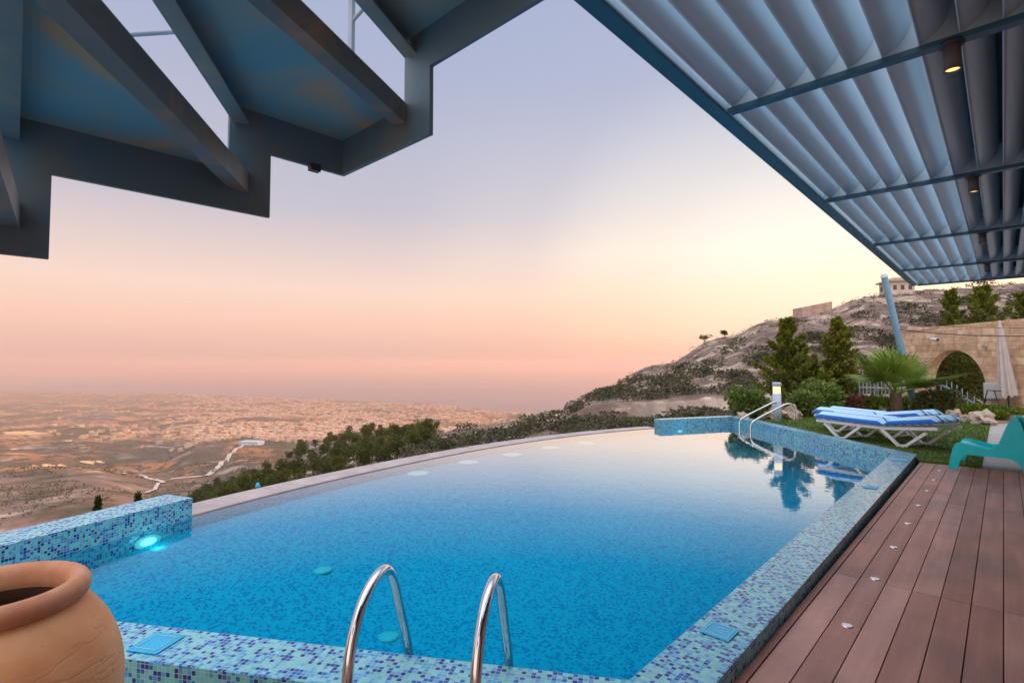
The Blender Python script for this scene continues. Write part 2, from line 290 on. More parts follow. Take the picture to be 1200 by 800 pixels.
# raised copings with mosaic tops
def isect(p,d,q,e):
    den=d.x*e.y-d.y*e.x; t=((q.x-p.x)*e.y-(q.y-p.y)*e.x)/den; return p+d*t
def offset_path(pts,w):
    out=[]
    for i,p in enumerate(pts):
        if i==0: out.append(p-left(dirn(pts[0],pts[1]))*w[0]); continue
        if i==len(pts)-1: out.append(p-left(dirn(pts[-2],pts[-1]))*w[-1]); continue
        d0=dirn(pts[i-1],p);d1=dirn(p,pts[i+1]); out.append(isect(p-left(d0)*w[i-1],d0,p-left(d1)*w[i],d1))
    return out
inner=[L1,C0,C1,C2,C3,C4]; ww=[.40,.30,.295,.30,.30]
outer=offset_path(inner,ww)
def coping(i,zb_in=FL,zb_out=-.45,name='coping'):
    a,b,c,d=inner[i],inner[i+1],outer[i+1],outer[i]; mb=MB(); dd=dirn(a,b); nn=left(dd); o=a
    def uv(p,z=0): q=p-o; return (q.dot(dd),q.dot(nn)+z)
    top=[a,b,c,d]; r=.004
    mb.face([(p.x,p.y,CT) for p in (d,c,b,a)],[uv(p) for p in (d,c,b,a)])
    L=(b-a).length; mb.face([(a.x,a.y,zb_in),(b.x,b.y,zb_in),(b.x,b.y,CT),(a.x,a.y,CT)],[(0,zb_in),(L,zb_in),(L,CT),(0,CT)])
    L=(c-d).length; mb.face([(c.x,c.y,zb_out),(d.x,d.y,zb_out),(d.x,d.y,CT),(c.x,c.y,CT)],[(L,zb_out),(0,zb_out),(0,CT),(L,CT)])
    for p,q in ((b,c),(d,a)):
        L=(p-q).length; mb.face([(p.x,p.y,zb_in),(q.x,q.y,zb_in),(q.x,q.y,CT),(p.x,p.y,CT)],[(0,zb_in),(L,zb_in),(L,CT),(0,CT)])
    return mb.build('raised_coping',M['coping'],pool)
for i in range(5):
    o=coping(i,zb_out=-3 if i in(0,4) else -.45)
    o.data.materials.append(M['wallmos'])
    for k,p in enumerate(o.data.polygons):
        if k>0: p.material_index=1
# thin light trim along the edge of the coping's outer side
# water sheet
wmb=MB(); wmb.face([(p.x,p.y,WZ) for p in outline]); w=wmb.build('pool_water',M['water']); tag(w,kind='structure')
# overflow lip
lipo=[]
for i,p in enumerate(fine):
    d=dirn(fine[max(i-1,0)],fine[min(i+1,len(fine)-1)]); n=left(d)
    k=i/(len(fine)-1); wd=.50-.12*k; lipo.append(p+n*wd)
mb=MB(); s=0
gap=[p+(q-p).normalized()*.035 for p,q in zip(fine,lipo)]
for i in range(len(fine)-1):
    if i%5==4:
        a=.004
    a,b,c,d=gap[i],gap[i+1],lipo[i+1],lipo[i]
    sh=.0 if i%5 else .006
    dv=(b-a).normalized()*sh; a=a+dv; d=d+dv
    z=WZ+.012
    mb.face([(a.x,a.y,z),(b.x,b.y,z),(c.x,c.y,z),(d.x,d.y,z)][::-1]); mb.face([(a.x,a.y,z-.12),(b.x,b.y,z-.12),(b.x,b.y,z),(a.x,a.y,z)]); mb.face([(d.x,d.y,z-.12),(c.x,c.y,z-.12),(c.x,c.y,z),(d.x,d.y,z)])
    if i%5==0: mb.face([(a.x,a.y,z-.12),(a.x,a.y,z),(d.x,d.y,z),(d.x,d.y,z-.12)])
mb.build('overflow_lip',M['stone_lip'],pool)
mb=MB(); vwall(mb,[p+(q-p)*.9 for p,q in zip(fine,lipo)],-3.2,WZ-.08); mb.build('retaining_wall',M['stone_lip'],pool)
mb=MB()
for i in range(len(fine)-1): mb.face([(p.x,p.y,WZ-.015) for p in (fine[i],gap[i],gap[i+1],fine[i+1])])
mb.build('overflow_slot',M['dark'],pool)
# floor drains, lights
def disc(name,c,r,mat,parent,z,h=.02,n=28):
    mb=MB(); mb.lathe([(0,h),(r*.9,h),(r,h*.6),(r,0)],n,(c[0],c[1],z)); return mb.build(name,mat,parent)
M['discw']=emit('underwater_lamp_glass',(.84,.84,.76),.12)
M['drain']=noisy('drain_plastic',[(.3,(.02,.46,.48)),(.7,(.04,.52,.52))],9,2,.4)
bench=empty  # placeholder name unused
for px,py,r in ((490,555,.17),(549,542,.18),(600,533,.18),(645,525,.185),(687,519.5,.18)):
    p=U(px,py,-.25); z_=max(pz(p.x+a_,p.y+b_) for a_ in(-r,0,r) for b_ in (-r,0,r)); disc('underwater_lamp',p,r,M['discw'],pool,z_-.004,.014)
for px,py in ((378,657),(455,747)):
    p=U(px,py,-.6); p=U(px,py,pz(p.x,p.y)); disc('floor_drain',p,.085 if px<400 else .08,M['drain'],pool,pz(p.x,p.y)-.004,.018)
M['glow']=emit('pool_lamp_glow',(.25,.95,.90),3.)
M['glowrim']=noisy('lamp_rim',[(.3,(.35,.62,.62)),(.7,(.4,.66,.66))],6,2,.4)
def wall_lamp(px,py,a,b,r):
    p=W(px,py,a,b); d=dirn(a.to_2d() if len(a)>2 else a,b); n=left(d); N3=Vector((n.x,n.y,0)); D3=Vector((d.x,d.y,0)); Z=Vector((0,0,1))
    for nm,r0,r1,off,mat in (('lamp_rim',.58,1.,.02,M['glowrim']),('lamp_lens',0,.57,.03,M['glow'])):
        mb=MB(); vs=[];n_=28
        for rr,o in ((r0,off),(r1,off),(r1,.0)):
            for k in range(n_):
                w_=2*math.pi*k/n_; vs.append(p+N3*o+(D3*math.cos(w_)+Z*math.sin(w_)*.45)*r*rr)
        mb.add(vs,[(i*n_+k,i*n_+(k+1)%n_,(i+1)*n_+(k+1)%n_,(i+1)*n_+k) for i in range(2) for k in range(n_)]); mb.build(nm,mat,pool)
wall_lamp(172,634,L1,C0,.13)
for (px_,py_,a_,b_,e_) in ((172,634,L1,C0,.9),(796,505,C3,C4,.7)):
    p=W(px_,py_,a_,b_); n=left(dirn(a_,b_)); ll=bpy.data.lights.new('pool_lamp','POINT'); ll.energy=e_; ll.color=(.35,1,.95); ll.shadow_soft_size=.05; lo_=bpy.data.objects.new('pool_lamp_light',ll); COL.objects.link(lo_); lo_.location=(p.x+n.x*.16,p.y+n.y*.16,min(p.z-.02,WZ-.03)); lo_.parent=pool
wall_lamp(796,505,C3,C4,.11)
# lids set in the coping
def lid(px,py,ax,hw,hl,mark=0):
    c=U(px,py,CT); ax=Vector((ax[0],ax[1],0)).normalized(); ay=Vector((-ax.y,ax.x,0))
    mb=MB(); 
    P4=[c+ax*sx*hw+ay*sy*hl for sx,sy in((-1,-1),(1,-1),(1,1),(-1,1))]; mb.prism(P4,CT+.003,CT+.008); o=mb.build('skimmer_lid',M['lid'],pool,bevel=.002)
    mb=MB()
    def bar(x0,y0,x1,y1,w=.004): mb.beam(c+ax*x0+ay*y0+Vector((0,0,.0095)),c+ax*x1+ay*y1+Vector((0,0,.0095)),w,.002)
    if mark:   # relief of little ovals and a lettering line, too worn to read
        for k in range(6):
            w_=k*math.pi/3; bar(.024*math.cos(w_)-.004,.03*math.sin(w_),.024*math.cos(w_)+.012,.03*math.sin(w_)+.006)
        for s_ in (-1,1): bar(-.058,s_*.062,.058,s_*.062,.003); bar(s_*.062,-.058,s_*.062,.058,.003)
    else:
        for s_ in (-1,1): bar(-.058,s_*.062,.058,s_*.062,.003); bar(s_*.062,-.058,s_*.062,.058,.003)
    mb.build('lid_relief',M['glowrim'],o)
lid(843,740,(1,0),.078,.078,1); lid(1020,571,(1,0),.07,.075,1); lid(1055,539,(1,0),.09,.10,0)
lid(183,754,(C1-C0),.09,.09,0)
# small jet nozzle on the lip
mb=MB(); p=U(302,570,WZ+.02); mb.lathe([(0,.05),(.018,.05),(.022,.02),(.03,.015),(.03,0)],12,p); mb.build('nozzle',M['lid'],pool)
# ------------------------------------------------------------------ pool ladders
def arc_path(A,B,zt,zb,flat=.5):
    pass
def smooth(pts,it=3):
    pts=[Vector(p) for p in pts]
    for _ in range(it):
        q=[pts[0]]
        for a,b in zip(pts,pts[1:]): q+= [a*.75+b*.25,a*.25+b*.75]
        q.append(pts[-1]); pts=q
    return pts
n2=Vector((-.527,.85,0))
lad=empty('pool_ladder',(-1.9,1.4,0)); tag(lad,'shiny steel pool ladder at the near edge beside the clay pot','pool ladder')
def lrail(b):
    b=Vector((b[0],b[1],0)); Z=lambda z:Vector((0,0,z)); off=Vector(lad.location)
    pts=[b-n2*.63+Z(0),b-n2*.63+Z(.24),b-n2*.60+Z(.41),b-n2*.51+Z(.535),b-n2*.39+Z(.59),b-n2*.27+Z(.59),b-n2*.19+Z(.50),b-n2*.14+Z(.38),b-n2*.0+Z(.10),b+n2*.05+Z(-.1),b+n2*.05+Z(-.9)]
    mb=MB(); mb.tube([p-off for p in smooth(pts,3)],.0215,16); mb.build('rail',M['steel'],lad)
    mb=MB(); mb.lathe([(.024,.03),(.045,.02),(.05,.0)],20,b-n2*.63-off); mb.build('flange',M['steel'],lad)
b1=(-2.2,1.62);b2=(-1.77,1.885)
lrail(b1);lrail(b2)
for z in(-.4,-.7):
    mb=MB(); a=Vector((*b1,z))+n2*.05-lad.location; c=Vector((*b2,z))+n2*.05-lad.location; mb.beam(a,c,.07,.02); mb.build('tread',M['steel'],lad)
lad2=empty('pool_ladder',(-4.2,14.1,0)); tag(lad2,'distant curved steel pool ladder rising beside the bollard lamp','pool ladder')
def lrail2(foot,wat):
    off=Vector(lad2.location); f=Vector((foot[0],foot[1],0)); w_=Vector((wat[0],wat[1],0)); Z=lambda z:Vector((0,0,z)); d=w_-f
    pts=[f+Z(0),f+Z(.35),f+d*.02+Z(.52),f+d*.16+Z(.55),f+d*.35+Z(.45),f+d*.93+Z(.16),f+d*1.0+Z(.05),f+d*1.0+Z(-.1),f+d*1.02+Z(-.8)]
    mb=MB(); mb.tube([p-off for p in smooth(pts,3)],.021,12); mb.build('rail',M['steel'],lad2)
lrail2((-4.12,14.36),(-4.85,12.98+.55)); lrail2((-3.72,14.0),(-4.42,13.05))
# ------------------------------------------------------------------ deck
mb=MB(); rnd=random.Random(3)
x=-.93-.148; rows=[]
mb.box((-.956,2.5,-.0125),(.040,15.4,.025))
k=0
x=-.93
while x<6:
    cuts=[-5.2,-1.6 if k%2 else -.4,4.42 if k not in(1,) else 4.47,8.36 if k%4==1 else 7.42,10.2+.0*x]
    for a,b_ in zip(cuts,cuts[1:]): mb.box((x+.074,(a+b_)/2,-.0125),(.1428,b_-a-.004,.025))
    x+=.148;k+=1
o=mb.build('deck',M['deck'],bevel=.0015); tag(o,kind='structure')
mb=MB(); mb.box((2.5,2.5,-.12),(6.95,15.4,.15)); o=mb.build('deck_base',M['roofd']); tag(o,kind='structure')
ordn=['nearest the camera','second from the camera','third from the camera','fourth from the camera','fifth from the camera','sixth from the camera','seventh from the camera','farthest away by the chair']
M['dl']=noisy('deck_light_lens',[(.3,(.75,.70,.74)),(.7,(.9,.86,.9))],20,2,.25); M['dl'].node_tree.nodes['Principled BSDF'].inputs['Emission Color'].default_value=(.9,.8,1,1); M['dl'].node_tree.nodes['Principled BSDF'].inputs['Emission Strength'].default_value=.08
p0=None
for i,y in enumerate((3.58,4.48,5.35,6.23,7.1,7.98,8.79,9.61)):
    if p0 is None:
        p0=empty('deck_light',(-.70,y,0)); mb=MB(); mb.lathe([(.018,.004),(.026,.005),(.030,.003),(.031,0)],24); mb.build('rim',M['steel'],p0); mb=MB(); mb.lathe([(0,.0045),(.018,.0035)],24); mb.build('lens',M['dl'],p0); q=p0
    else: q=copy_tree(p0); q.location=(-.70,y,0)
    tag(q,'small round light set in the deck, '+ordn[i],'deck light','recessed lights in a row along the deck')
# ------------------------------------------------------------------ lawn, path, beds
mb=MB(); lz=.035
lo=[(-1.0,10.215),(-.28,10.215),(-.28,17.4),(-1.6,18.6),(-4.4,17.6),(-5.6,15.6),(outer[4].x+.02,outer[4].y),(outer[3].x,outer[3].y+.01)]
mb.prism(lo,-.4,lz); o=mb.build('lawn',M['lawn']); tag(o,kind='structure')
# short standing blades over the lawn
gm=MB(); rg=random.Random(11)
for _ in range(42000):
    x=rg.uniform(-5.6,-.28); y=rg.uniform(10.2,18)
    if not inside(x,y,lo): continue
    a=rg.uniform(0,6.28); h=rg.uniform(.015,.035); dx,dy=math.cos(a)*.006,math.sin(a)*.006
    gm.face([(x-dx,y-dy,lz),(x+dx,y+dy,lz),(x+dy*2*rg.random(),y-dx*2*rg.random(),lz+h)])
o=gm.build('grass',M['lawn']); tag(o,'short mown grass covering the lawn beside the pool','grass',kind='stuff')
mb=MB(); mb.prism([(-.275,10.215),(6,10.215),(6,24),(1.0,20),(-.275,17.6)],-.4,.012); o=mb.build('path',M['path']); tag(o,kind='structure')
M['soil']=noisy('garden_soil',[(.3,(.14,.09,.06)),(.6,(.28,.19,.13)),(.8,(.40,.30,.22))],2,9,.95,bump=.6,bscale=12,bdist=.05)
mb=MB(); bed=[(-5.6,15.6),(-4.4,17.6),(-1.6,18.6),(-.275,17.6),(1.,20),(6,24),(6,30),tuple(LD(262/F*23,23,0).xy),tuple(LD(258/F*15.2,15.2,0).xy)]
mb.prism(bed,-3,.02); o=mb.build('garden_ground',M['soil']); tag(o,kind='structure')
# ------------------------------------------------------------------ terrain
def elev(py): return math.tan(P+math.atan((400-py)/F))
def pyz(z,d): return 400-F*math.tan(math.atan((z-CZ)/d)-P)
far=[(1000,575),(1500,548),(2100,520),(3000,497),(4500,480),(7000,464.5),(11000,455)]
cols={
-700:[(14,-3.2),(60,-25),(250,600),(500,560)]+far,
0:[(14,-3.2),(60,-25),(200,-85),(330,640),(450,600),(650,566),(850,551),(1000,556),(1300,545),(1700,530),(2300,512),(3200,495),(4500,480),(7000,464),(11000,452)],
110:[(14,-3.2),(60,-25),(200,-85),(330,625),(450,590),(650,562),(850,549),(1000,556),(1300,548),(1700,530),(2300,512),(3200,495),(4500,480),(7000,464),(11000,453)],
190:[(14,-3.2),(60,-25),(180,-70),(330,620),(500,592),(700,575),(900,562),(1100,560),(1400,546),(1800,524),(2400,509),(3200,495),(4500,480),(7000,464),(11000,455)],
240:[(14,-3.2),(60,-15.5),(130,604),(230,580),(300,600),(700,575),(1000,556),(1300,538),(1700,520),(2300,508),(3200,494),(4500,480),(7000,464.5),(11000,456)],
300:[(14,-3.2),(60,-14.5),(120,586),(190,571),(255,558),(330,575),(700,562),(1100,540),(1500,524),(2000,512),(3200,493),(4500,480),(7000,466),(11000,462)],
370:[(14,-3.2),(60,-13),(110,572),(180,545),(255,520),(330,540),(700,548),(1100,535),(1500,520),(2000,511),(3200,493),(4500,480),(7000,467),(11000,463)],
440:[(14,-3.2),(50,-9.2),(100,556),(170,528),(240,507),(320,530),(900,540),(1500,520),(2000,511),(3200,493),(4500,480),(7000,469),(11000,464)],
500:[(14,-3.2),(50,-8.2),(80,540),(130,520),(200,504),(300,530),(900,535),(1500,518),(2000,509),(3200,493),(4500,480),(7000,471),(9000,467),(11000,466)],
560:[(14,-3.2),(45,-6.4),(70,528),(115,514),(160,500),(260,530),(900,535),(1500,518),(2200,506),(3200,493),(4500,483),(7000,475),(11000,474)],
600:[(14,-3.2),(45,-5.9),(70,520),(110,507),(150,494),(260,525),(900,535),(1500,518),(2200,506),(3200,494),(4500,485),(7000,478),(11000,478)],
650:[(14,-3.2),(40,-4.9),(65,514),(82,500),(84,492),(150,486),(200,484),(300,520),(900,535),(2200,510),(4500,490),(7000,483),(11000,483)],
700:[(14,-3.2),(35,-3.9),(60,505),(82,491),(84,474),(190,459),(300,500),(900,530),(2200,510),(7000,483),(11000,483)],
770:[(14,-3.2),(30,-3),(55,500),(82,490.5),(84,469.5),(120,447),(180,428),(300,470),(900,520),(3000,500),(11000,483)],
850:[(14,-3.2),(25,-1.8),(50,494),(82,488.5),(84,466),(110,430),(165,394),(300,440),(900,510),(3000,500),(11000,483)],
900:[(14,-3.2),(25,-.6),(50,488),(82,482),(84,465),(110,420),(155,376),(300,430),(900,510),(3000,500),(11000,483)],
960:[(14,-3.2),(20,-.6),(30,-.3),(50,484),(75,470),(110,410),(150,366),(300,400),(900,500),(3000,500),(11000,483)],
1020:[(14,-3.2),(20,-.5),(30,-.2),(50,480),(75,460),(110,390),(150,345),(300,380),(900,500),(3000,500),(11000,483)],
1100:[(14,-3.2),(20,-.5),(30,-.2),(50,470),(75,448),(110,382),(150,338),(300,370),(900,500),(3000,500),(11000,483)],
1205:[(14,-3.2),(20,-.5),(30,-.1),(50,460),(75,440),(110,370),(150,333),(300,350),(900,490),(3000,500),(11000,483)],
1300:[(14,-3.2),(20,-.5),(30,-.1),(50,450),(75,420),(110,330),(150,262),(320,250),(900,480),(3000,500),(11000,483)],  # hillside from here on is out of view, raised to block the sun
1600:[(14,-3.2),(20,-.5),(30,-.1),(50,430),(75,400),(110,310),(150,240),(350,230),(900,480),(3000,500),(11000,483)],
2100:[(14,-3.2),(20,-.5),(30,0),(50,420),(75,390),(110,310),(150,240),(350,230),(900,480),(3000,500),(11000,483)]}
CK=sorted(cols)
def colz(px,d):
    c=cols[px]; pts=[]
    for a,b_ in c: pts.append((math.log(a),b_ if b_<=0 else CZ+elev(b_)*a, a))
    l=math.log(d)
    if l<=pts[0][0]: return pts[0][1]
    for (l0,z0,a0),(l1,z1,a1) in zip(pts,pts[1:]):
        if l<=l1:
            t=(d-a0)/(a1-a0); 
            return z0+(z1-z0)*t
    return pts[-1][1]
SEA=-440.
def Tbase(px,d):
    px=max(CK[0],min(CK[-1]-.01,px))
    for a,b_ in zip(CK,CK[1:]):
        if px<=b_:
            t=(px-a)/(b_-a); t=t*t*(3-2*t); return colz(a,d)*(1-t)+colz(b_,d)*t
def shore(px): return 7600 if px<200 else 7600+1200*min(1,(px-200)/250)
def Tz(px,d):
    z=Tbase(px,d); lat=(px-600)/F*d; q=Vector((lat,d,0))
    if d>60:
        k=min(1,(d-60)/60)
        a=min(2.2,.0065*d) if d<400 else min(24,2.2+(d-400)*.012)
        f=.09 if d<400 else .0042
        cl=1
        if px>640: cl=.15+.85*min(1,abs(d-83)/30)
        z+=k*a*cl*(noise.noise(q*f)+.5*noise.noise(q*f*2.3+Vector((9,4,2)))+.3*noise.noise(q*f*5.1+Vector((3,1,7))))
        if d>900: z+=(20*noise.noise(q*.0011+Vector((5,5,5)))+22*(.45-abs(noise.noise(q*.0024+Vector((2,8,1)))))*1.2)*min(1,(d-900)/700)*max(0,1-d/9000)
    if d>7000:
        t=min(1,(d-7000)/(3500)); 
        t=max(0,min(1,t)); z=z*(1-t)+(SEA-6)*t
    if d>11000: z=SEA-8
    return z
mb=MB(); NPX=300; ds=[]; d=13.
while d<13000:
    ds.append(d); d*=1.0035 if 79<d<87 else 1.0125 if (60<d<260) else (1.02 if d<4000 else 1.03)
pxs=[-700+i*10 for i in range(60)]+[-100+i*4.5 for i in range(290)]+[1205+i*28 for i in range(32)]
nx=len(pxs); vs=[]
for d in ds:
    for px in pxs: vs.append(LD((px-600)/F*d,d,Tz(px,d)))
fs=[(j*nx+i,j*nx+i+1,(j+1)*nx+i+1,(j+1)*nx+i) for j in range(len(ds)-1) for i in range(nx-1)]
mb.add(vs,fs,True)
# land cover of the ground (rock and scrub hill, dry farmland)
m,nt,b=nmat('terrain_cover'); v=coords(nt,'Object')
def nz(sc,det=6.,vec=None,dist=0.):
    n=N(nt,'ShaderNodeTexNoise',Scale=sc,Detail=det,Distortion=dist); nt.links.new(vec or v,n.inputs['Vector']); return n.outputs[0]
def rp(x,st,i='LINEAR'): r_=ramp(nt,st,i); nt.links.new(x,r_.inputs[0]); return r_.outputs[0]
# hill
rockc=rp(nz(.5,10.),[(.30,(.25,.175,.135)),(.5,(.40,.295,.23)),(.68,(.64,.49,.38))])
soil=rp(nz(.22,8.),[(.35,(.135,.09,.078)),(.65,(.25,.175,.14))])
hill=mix(nt,rp(nz(.16,9.,None,.4),[(.485,(0,0,0)),(.57,(1,1,1))]),soil,rockc)
hill=mix(nt,rp(nz(1.1,6.),[(.54,(0,0,0)),(.66,(.8,.8,.8))]),hill,(.15,.11,.09))
g=nt.nodes.new('ShaderNodeNewGeometry'); sep=nt.nodes.new('ShaderNodeSeparateXYZ'); nt.links.new(g.outputs['True Normal'],sep.inputs[0])
steep=rp(math_(nt,'ABSOLUTE',sep.outputs[2]),[(.52,(1,1,1)),(.66,(0,0,0))])
cv=coords(nt,'Object',(1,1,.25)); cliff=rp(nz(.9,9.,cv),[(.3,(.36,.28,.22)),(.55,(.56,.46,.38)),(.8,(.66,.56,.47))])
hill=mix(nt,steep,hill,cliff)
# plain
vo=N(nt,'ShaderNodeTexVoronoi',Scale=.0065); wv=mix(nt,.12,v,N(nt,'ShaderNodeTexNoise',Scale=.004).outputs['Color']) ; nt.links.new(coords(nt,'Object',(1,1,0)),vo.inputs['Vector'])
sc_=nt.nodes.new('ShaderNodeSeparateColor'); nt.links.new(vo.outputs['Color'],sc_.inputs[0])
field=rp(sc_.outputs[0],[(0,(.42,.16,.075)),(.3,(.52,.23,.10)),(.5,(.22,.11,.08)),(.68,(.70,.38,.17)),(.84,(.12,.10,.06))],'CONSTANT')
big=rp(nz(.0016,6.),[(.35,(.22,.11,.075)),(.55,(.45,.18,.085)),(.7,(.66,.36,.16))])
pl=mix(nt,.5,field,big)
pl=mix(nt,rp(nz(.0035,9.),[(.46,(0,0,0)),(.57,(.9,.9,.9))]),pl,(.055,.066,.042))
pl=mix(nt,rp(nz(.03,5.),[(.49,(0,0,0)),(.58,(.9,.9,.9))]),pl,(.045,.055,.026))
pl=mix(nt,rp(nz(.022,7.),[(.64,(0,0,0)),(.69,(.8,.8,.8))]),pl,(.60,.46,.34))
at1=N(nt,'ShaderNodeAttribute',attribute_name='scrubland'); at2=N(nt,'ShaderNodeAttribute',attribute_name='sunlit_golden_field')
dk=rp(nz(.012,8.),[(.30,(.055,.060,.050)),(.52,(.085,.080,.060)),(.66,(.36,.28,.23))])
pl=mix(nt,rp(math_(nt,'ADD',at1.outputs['Fac'],math_(nt,'MULTIPLY_ADD',nz(.006,7.),1.2,-.6)),[(.42,(0,0,0)),(.58,(.92,.92,.92))]),pl,dk)
at3=N(nt,'ShaderNodeAttribute',attribute_name='fallow')
fl_=rp(nz(.022,10.),[(.36,(.05,.052,.030)),(.45,(.10,.085,.055)),(.50,(.19,.12,.095)),(.62,(.27,.18,.14)),(.69,(.48,.36,.28))])
pl=mix(nt,math_(nt,'MULTIPLY',at3.outputs['Fac'],.85),pl,fl_)
pl=mix(nt,rp(math_(nt,'ADD',at2.outputs['Fac'],math_(nt,'MULTIPLY_ADD',nz(.008,5.),1.,-.5)),[(.45,(0,0,0)),(.6,(1,1,1))]),pl,(.80,.46,.20))  # golden fields and their sunlit bands, glow put into the land colour
# distance along the slope from the terrace separates hill and plain
sp2=nt.nodes.new('ShaderNodeSeparateXYZ'); nt.links.new(v,sp2.inputs[0])
hz=rp(math_(nt,'DIVIDE',math_(nt,'ADD',sp2.outputs[2],120.),100.),[(.45,(0,0,0)),(.75,(1,1,1))])
c=mix(nt,hz,pl,hill); nt.links.new(c,b.inputs['Base Color']); b.inputs['Roughness'].default_value=.95; b.inputs['Specular IOR Level'].default_value=.1
bp=N(nt,'ShaderNodeBump',Strength=.8,Distance=.6); nt.links.new(nz(.7,8.),bp.inputs['Height']); nt.links.new(bp.outputs[0],b.inputs['Normal']); M['terrain']=m
o=mb.build('terrain',M['terrain'])
def blot(L,px,py): return max([math.exp(-(((px-a)/c)**2+((py-b_)/d)**2)) for a,b_,c,d in L])
SC_=[(215,530,75,17),(65,525,48,7),(268,556,50,22),(20,590,60,14),(110,489,38,6),(40,555,60,4),(150,470,60,4),(330,500,40,4)]
ST_=[(112,541,22,2.5),(28,507,42,2.5),(60,545,30,1.5)]
a1=[];a2=[];a3=[]
for d in ds:
    for px in pxs:
        if 300<d<6000 and -120<px<420: py=pyz(Tz(px,d),d); a1.append(blot(SC_,px,py)); a2.append(blot(ST_,px,py)); a3.append(max(0,min(1,(py-550)/9))*max(0,min(1,(260-px)/40)))
        else: a1.append(0.);a2.append(0.);a3.append(0.)
for nm,vl in (('scrubland',a1),('sunlit_golden_field',a2),('fallow',a3)):
    at=o.data.attributes.new(nm,'FLOAT','POINT'); at.data.foreach_set('value',vl); tag(o,kind='structure')
# ground behind and around the camera
mb=MB(); mb.prism([tuple(LD(*q,0).xy) for q in ((-60,-60),(60,-60),(60,13.5),(-60,13.5))],-4.5,-3.3); o=mb.build('ground',M['soil']); tag(o,kind='structure')
mb=MB(); c0=LD(0,30000,SEA)
mb.face([LD(a_,b_,SEA) for a_,b_ in ((-60000,3000),(60000,3000),(60000,90000),(-60000,90000))]); o=mb.build('sea',M['sea']); tag(o,kind='structure')
def TP(px,d,dz=0): return LD((px-600)/F*d,d,Tz(px,d)+dz)
def pt_on(px,py,d0,d1):                     # first terrain point seen along a pixel's ray
    best=None;d=d0
    while d<d1:
        e=pyz(Tz(px,d),d)
        if e<=py: return d
        d*=1.01
    return d1
# dirt tracks
def track(pix,w,d0=400):
    mb=MB(); pts=[]
    for px,py in pix: pts.append((px,pt_on(px,py,d0,9000)))
    f=[]
    for (a,da),(b_,db) in zip(pts,pts[1:]):
        for k in range(24): t=k/24; f.append(TP(a+(b_-a)*t,da+(db-da)*t,2.2))
    f=[Vector(p) for p in f]
    for i in range(len(f)-2):
        d=(f[i+1]-f[i]); n=Vector((-d.y,d.x,0)).normalized()*w; d2=f[i+2]-f[i+1]; n_=Vector((-d2.y,d2.x,0)).normalized()*w
        mb.face([f[i]-n,f[i]+n,f[i+1]+n_,f[i+1]-n_])
    o=mb.build('dirt_track',M['track']); tag(o,kind='structure')
track([(288,522),(272,533),(262,545),(250,556),(236,563),(214,570),(203,569)],5,900)
track([(196,567),(180,562),(168,557),(150,556),(128,552)],3,700)
track([(190,567),(186,575),(176,580)],2.5,500)
# ------------------------------------------------------------------ foliage builders
def leafcloud(mb,c,rad,n,size,rnd,shell=.55,flat=.0,droop=0):
    c=Vector(c)
    for _ in range(n):
        u=rnd.uniform(-1,1); a=rnd.uniform(0,6.283); s_=math.sqrt(1-u*u); d=Vector((s_*math.cos(a),s_*math.sin(a),u)); r=(shell+(1-shell)*rnd.random()**.5)
        p=c+Vector((d.x*rad[0],d.y*rad[1],d.z*rad[2]))*r
        t=(d+Vector((rnd.gauss(0,.6),rnd.gauss(0,.6),rnd.gauss(0,.5)+.2-droop))).normalized(); q=t.cross(Vector((rnd.gauss(0,1),rnd.gauss(0,1),rnd.gauss(0,1)))).normalized()
        L=size*rnd.uniform(.6,1.3); w_=L*.28
        mb.face([p,p+t*L*.5+q*w_,p+t*L,p+t*L*.5-q*w_])
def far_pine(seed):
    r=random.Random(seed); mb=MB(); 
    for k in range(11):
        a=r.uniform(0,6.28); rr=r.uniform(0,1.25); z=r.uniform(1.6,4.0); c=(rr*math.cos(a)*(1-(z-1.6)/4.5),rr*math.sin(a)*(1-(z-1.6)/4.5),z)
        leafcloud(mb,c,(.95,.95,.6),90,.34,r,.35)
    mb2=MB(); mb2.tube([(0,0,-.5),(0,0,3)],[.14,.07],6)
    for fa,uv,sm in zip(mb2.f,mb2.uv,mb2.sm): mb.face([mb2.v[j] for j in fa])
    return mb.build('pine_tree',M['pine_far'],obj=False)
def lip_py(px):
    L=[(-700,640),(205,640),(227,597),(300,578),(400,556),(500,535),(572,523),(650,512),(770,502),(1300,495)]
    for (a,b_),(c,d) in zip(L,L[1:]):
        if px<=c: return b_+(d-b_)*(px-a)/(c-a)
    return 495
fp=[far_pine(s) for s in range(5)]
rnd=random.Random(5); cand=[]
t_=0
while len(cand)<300 and t_<20000:
    t_+=1; px=rnd.uniform(205,515); d=105*math.exp(rnd.random()*.98)
    if px>470 and rnd.random()<(px-470)/60: continue
    z=Tz(px,d)
    if pyz(z+4.5,d)>lip_py(px)+3: continue
    p=LD((px-600)/F*d,d,z)
    if any((p-q)  .length<2.6 for q in cand): continue
    cand.append(p)
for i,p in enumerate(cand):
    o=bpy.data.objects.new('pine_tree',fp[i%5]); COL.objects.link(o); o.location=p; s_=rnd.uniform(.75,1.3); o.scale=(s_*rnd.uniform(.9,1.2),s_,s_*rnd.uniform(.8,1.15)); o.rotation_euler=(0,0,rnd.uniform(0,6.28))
    tag(o,'olive green pine in the wood on the slope below the pool edge','tree','pines of the hillside wood')
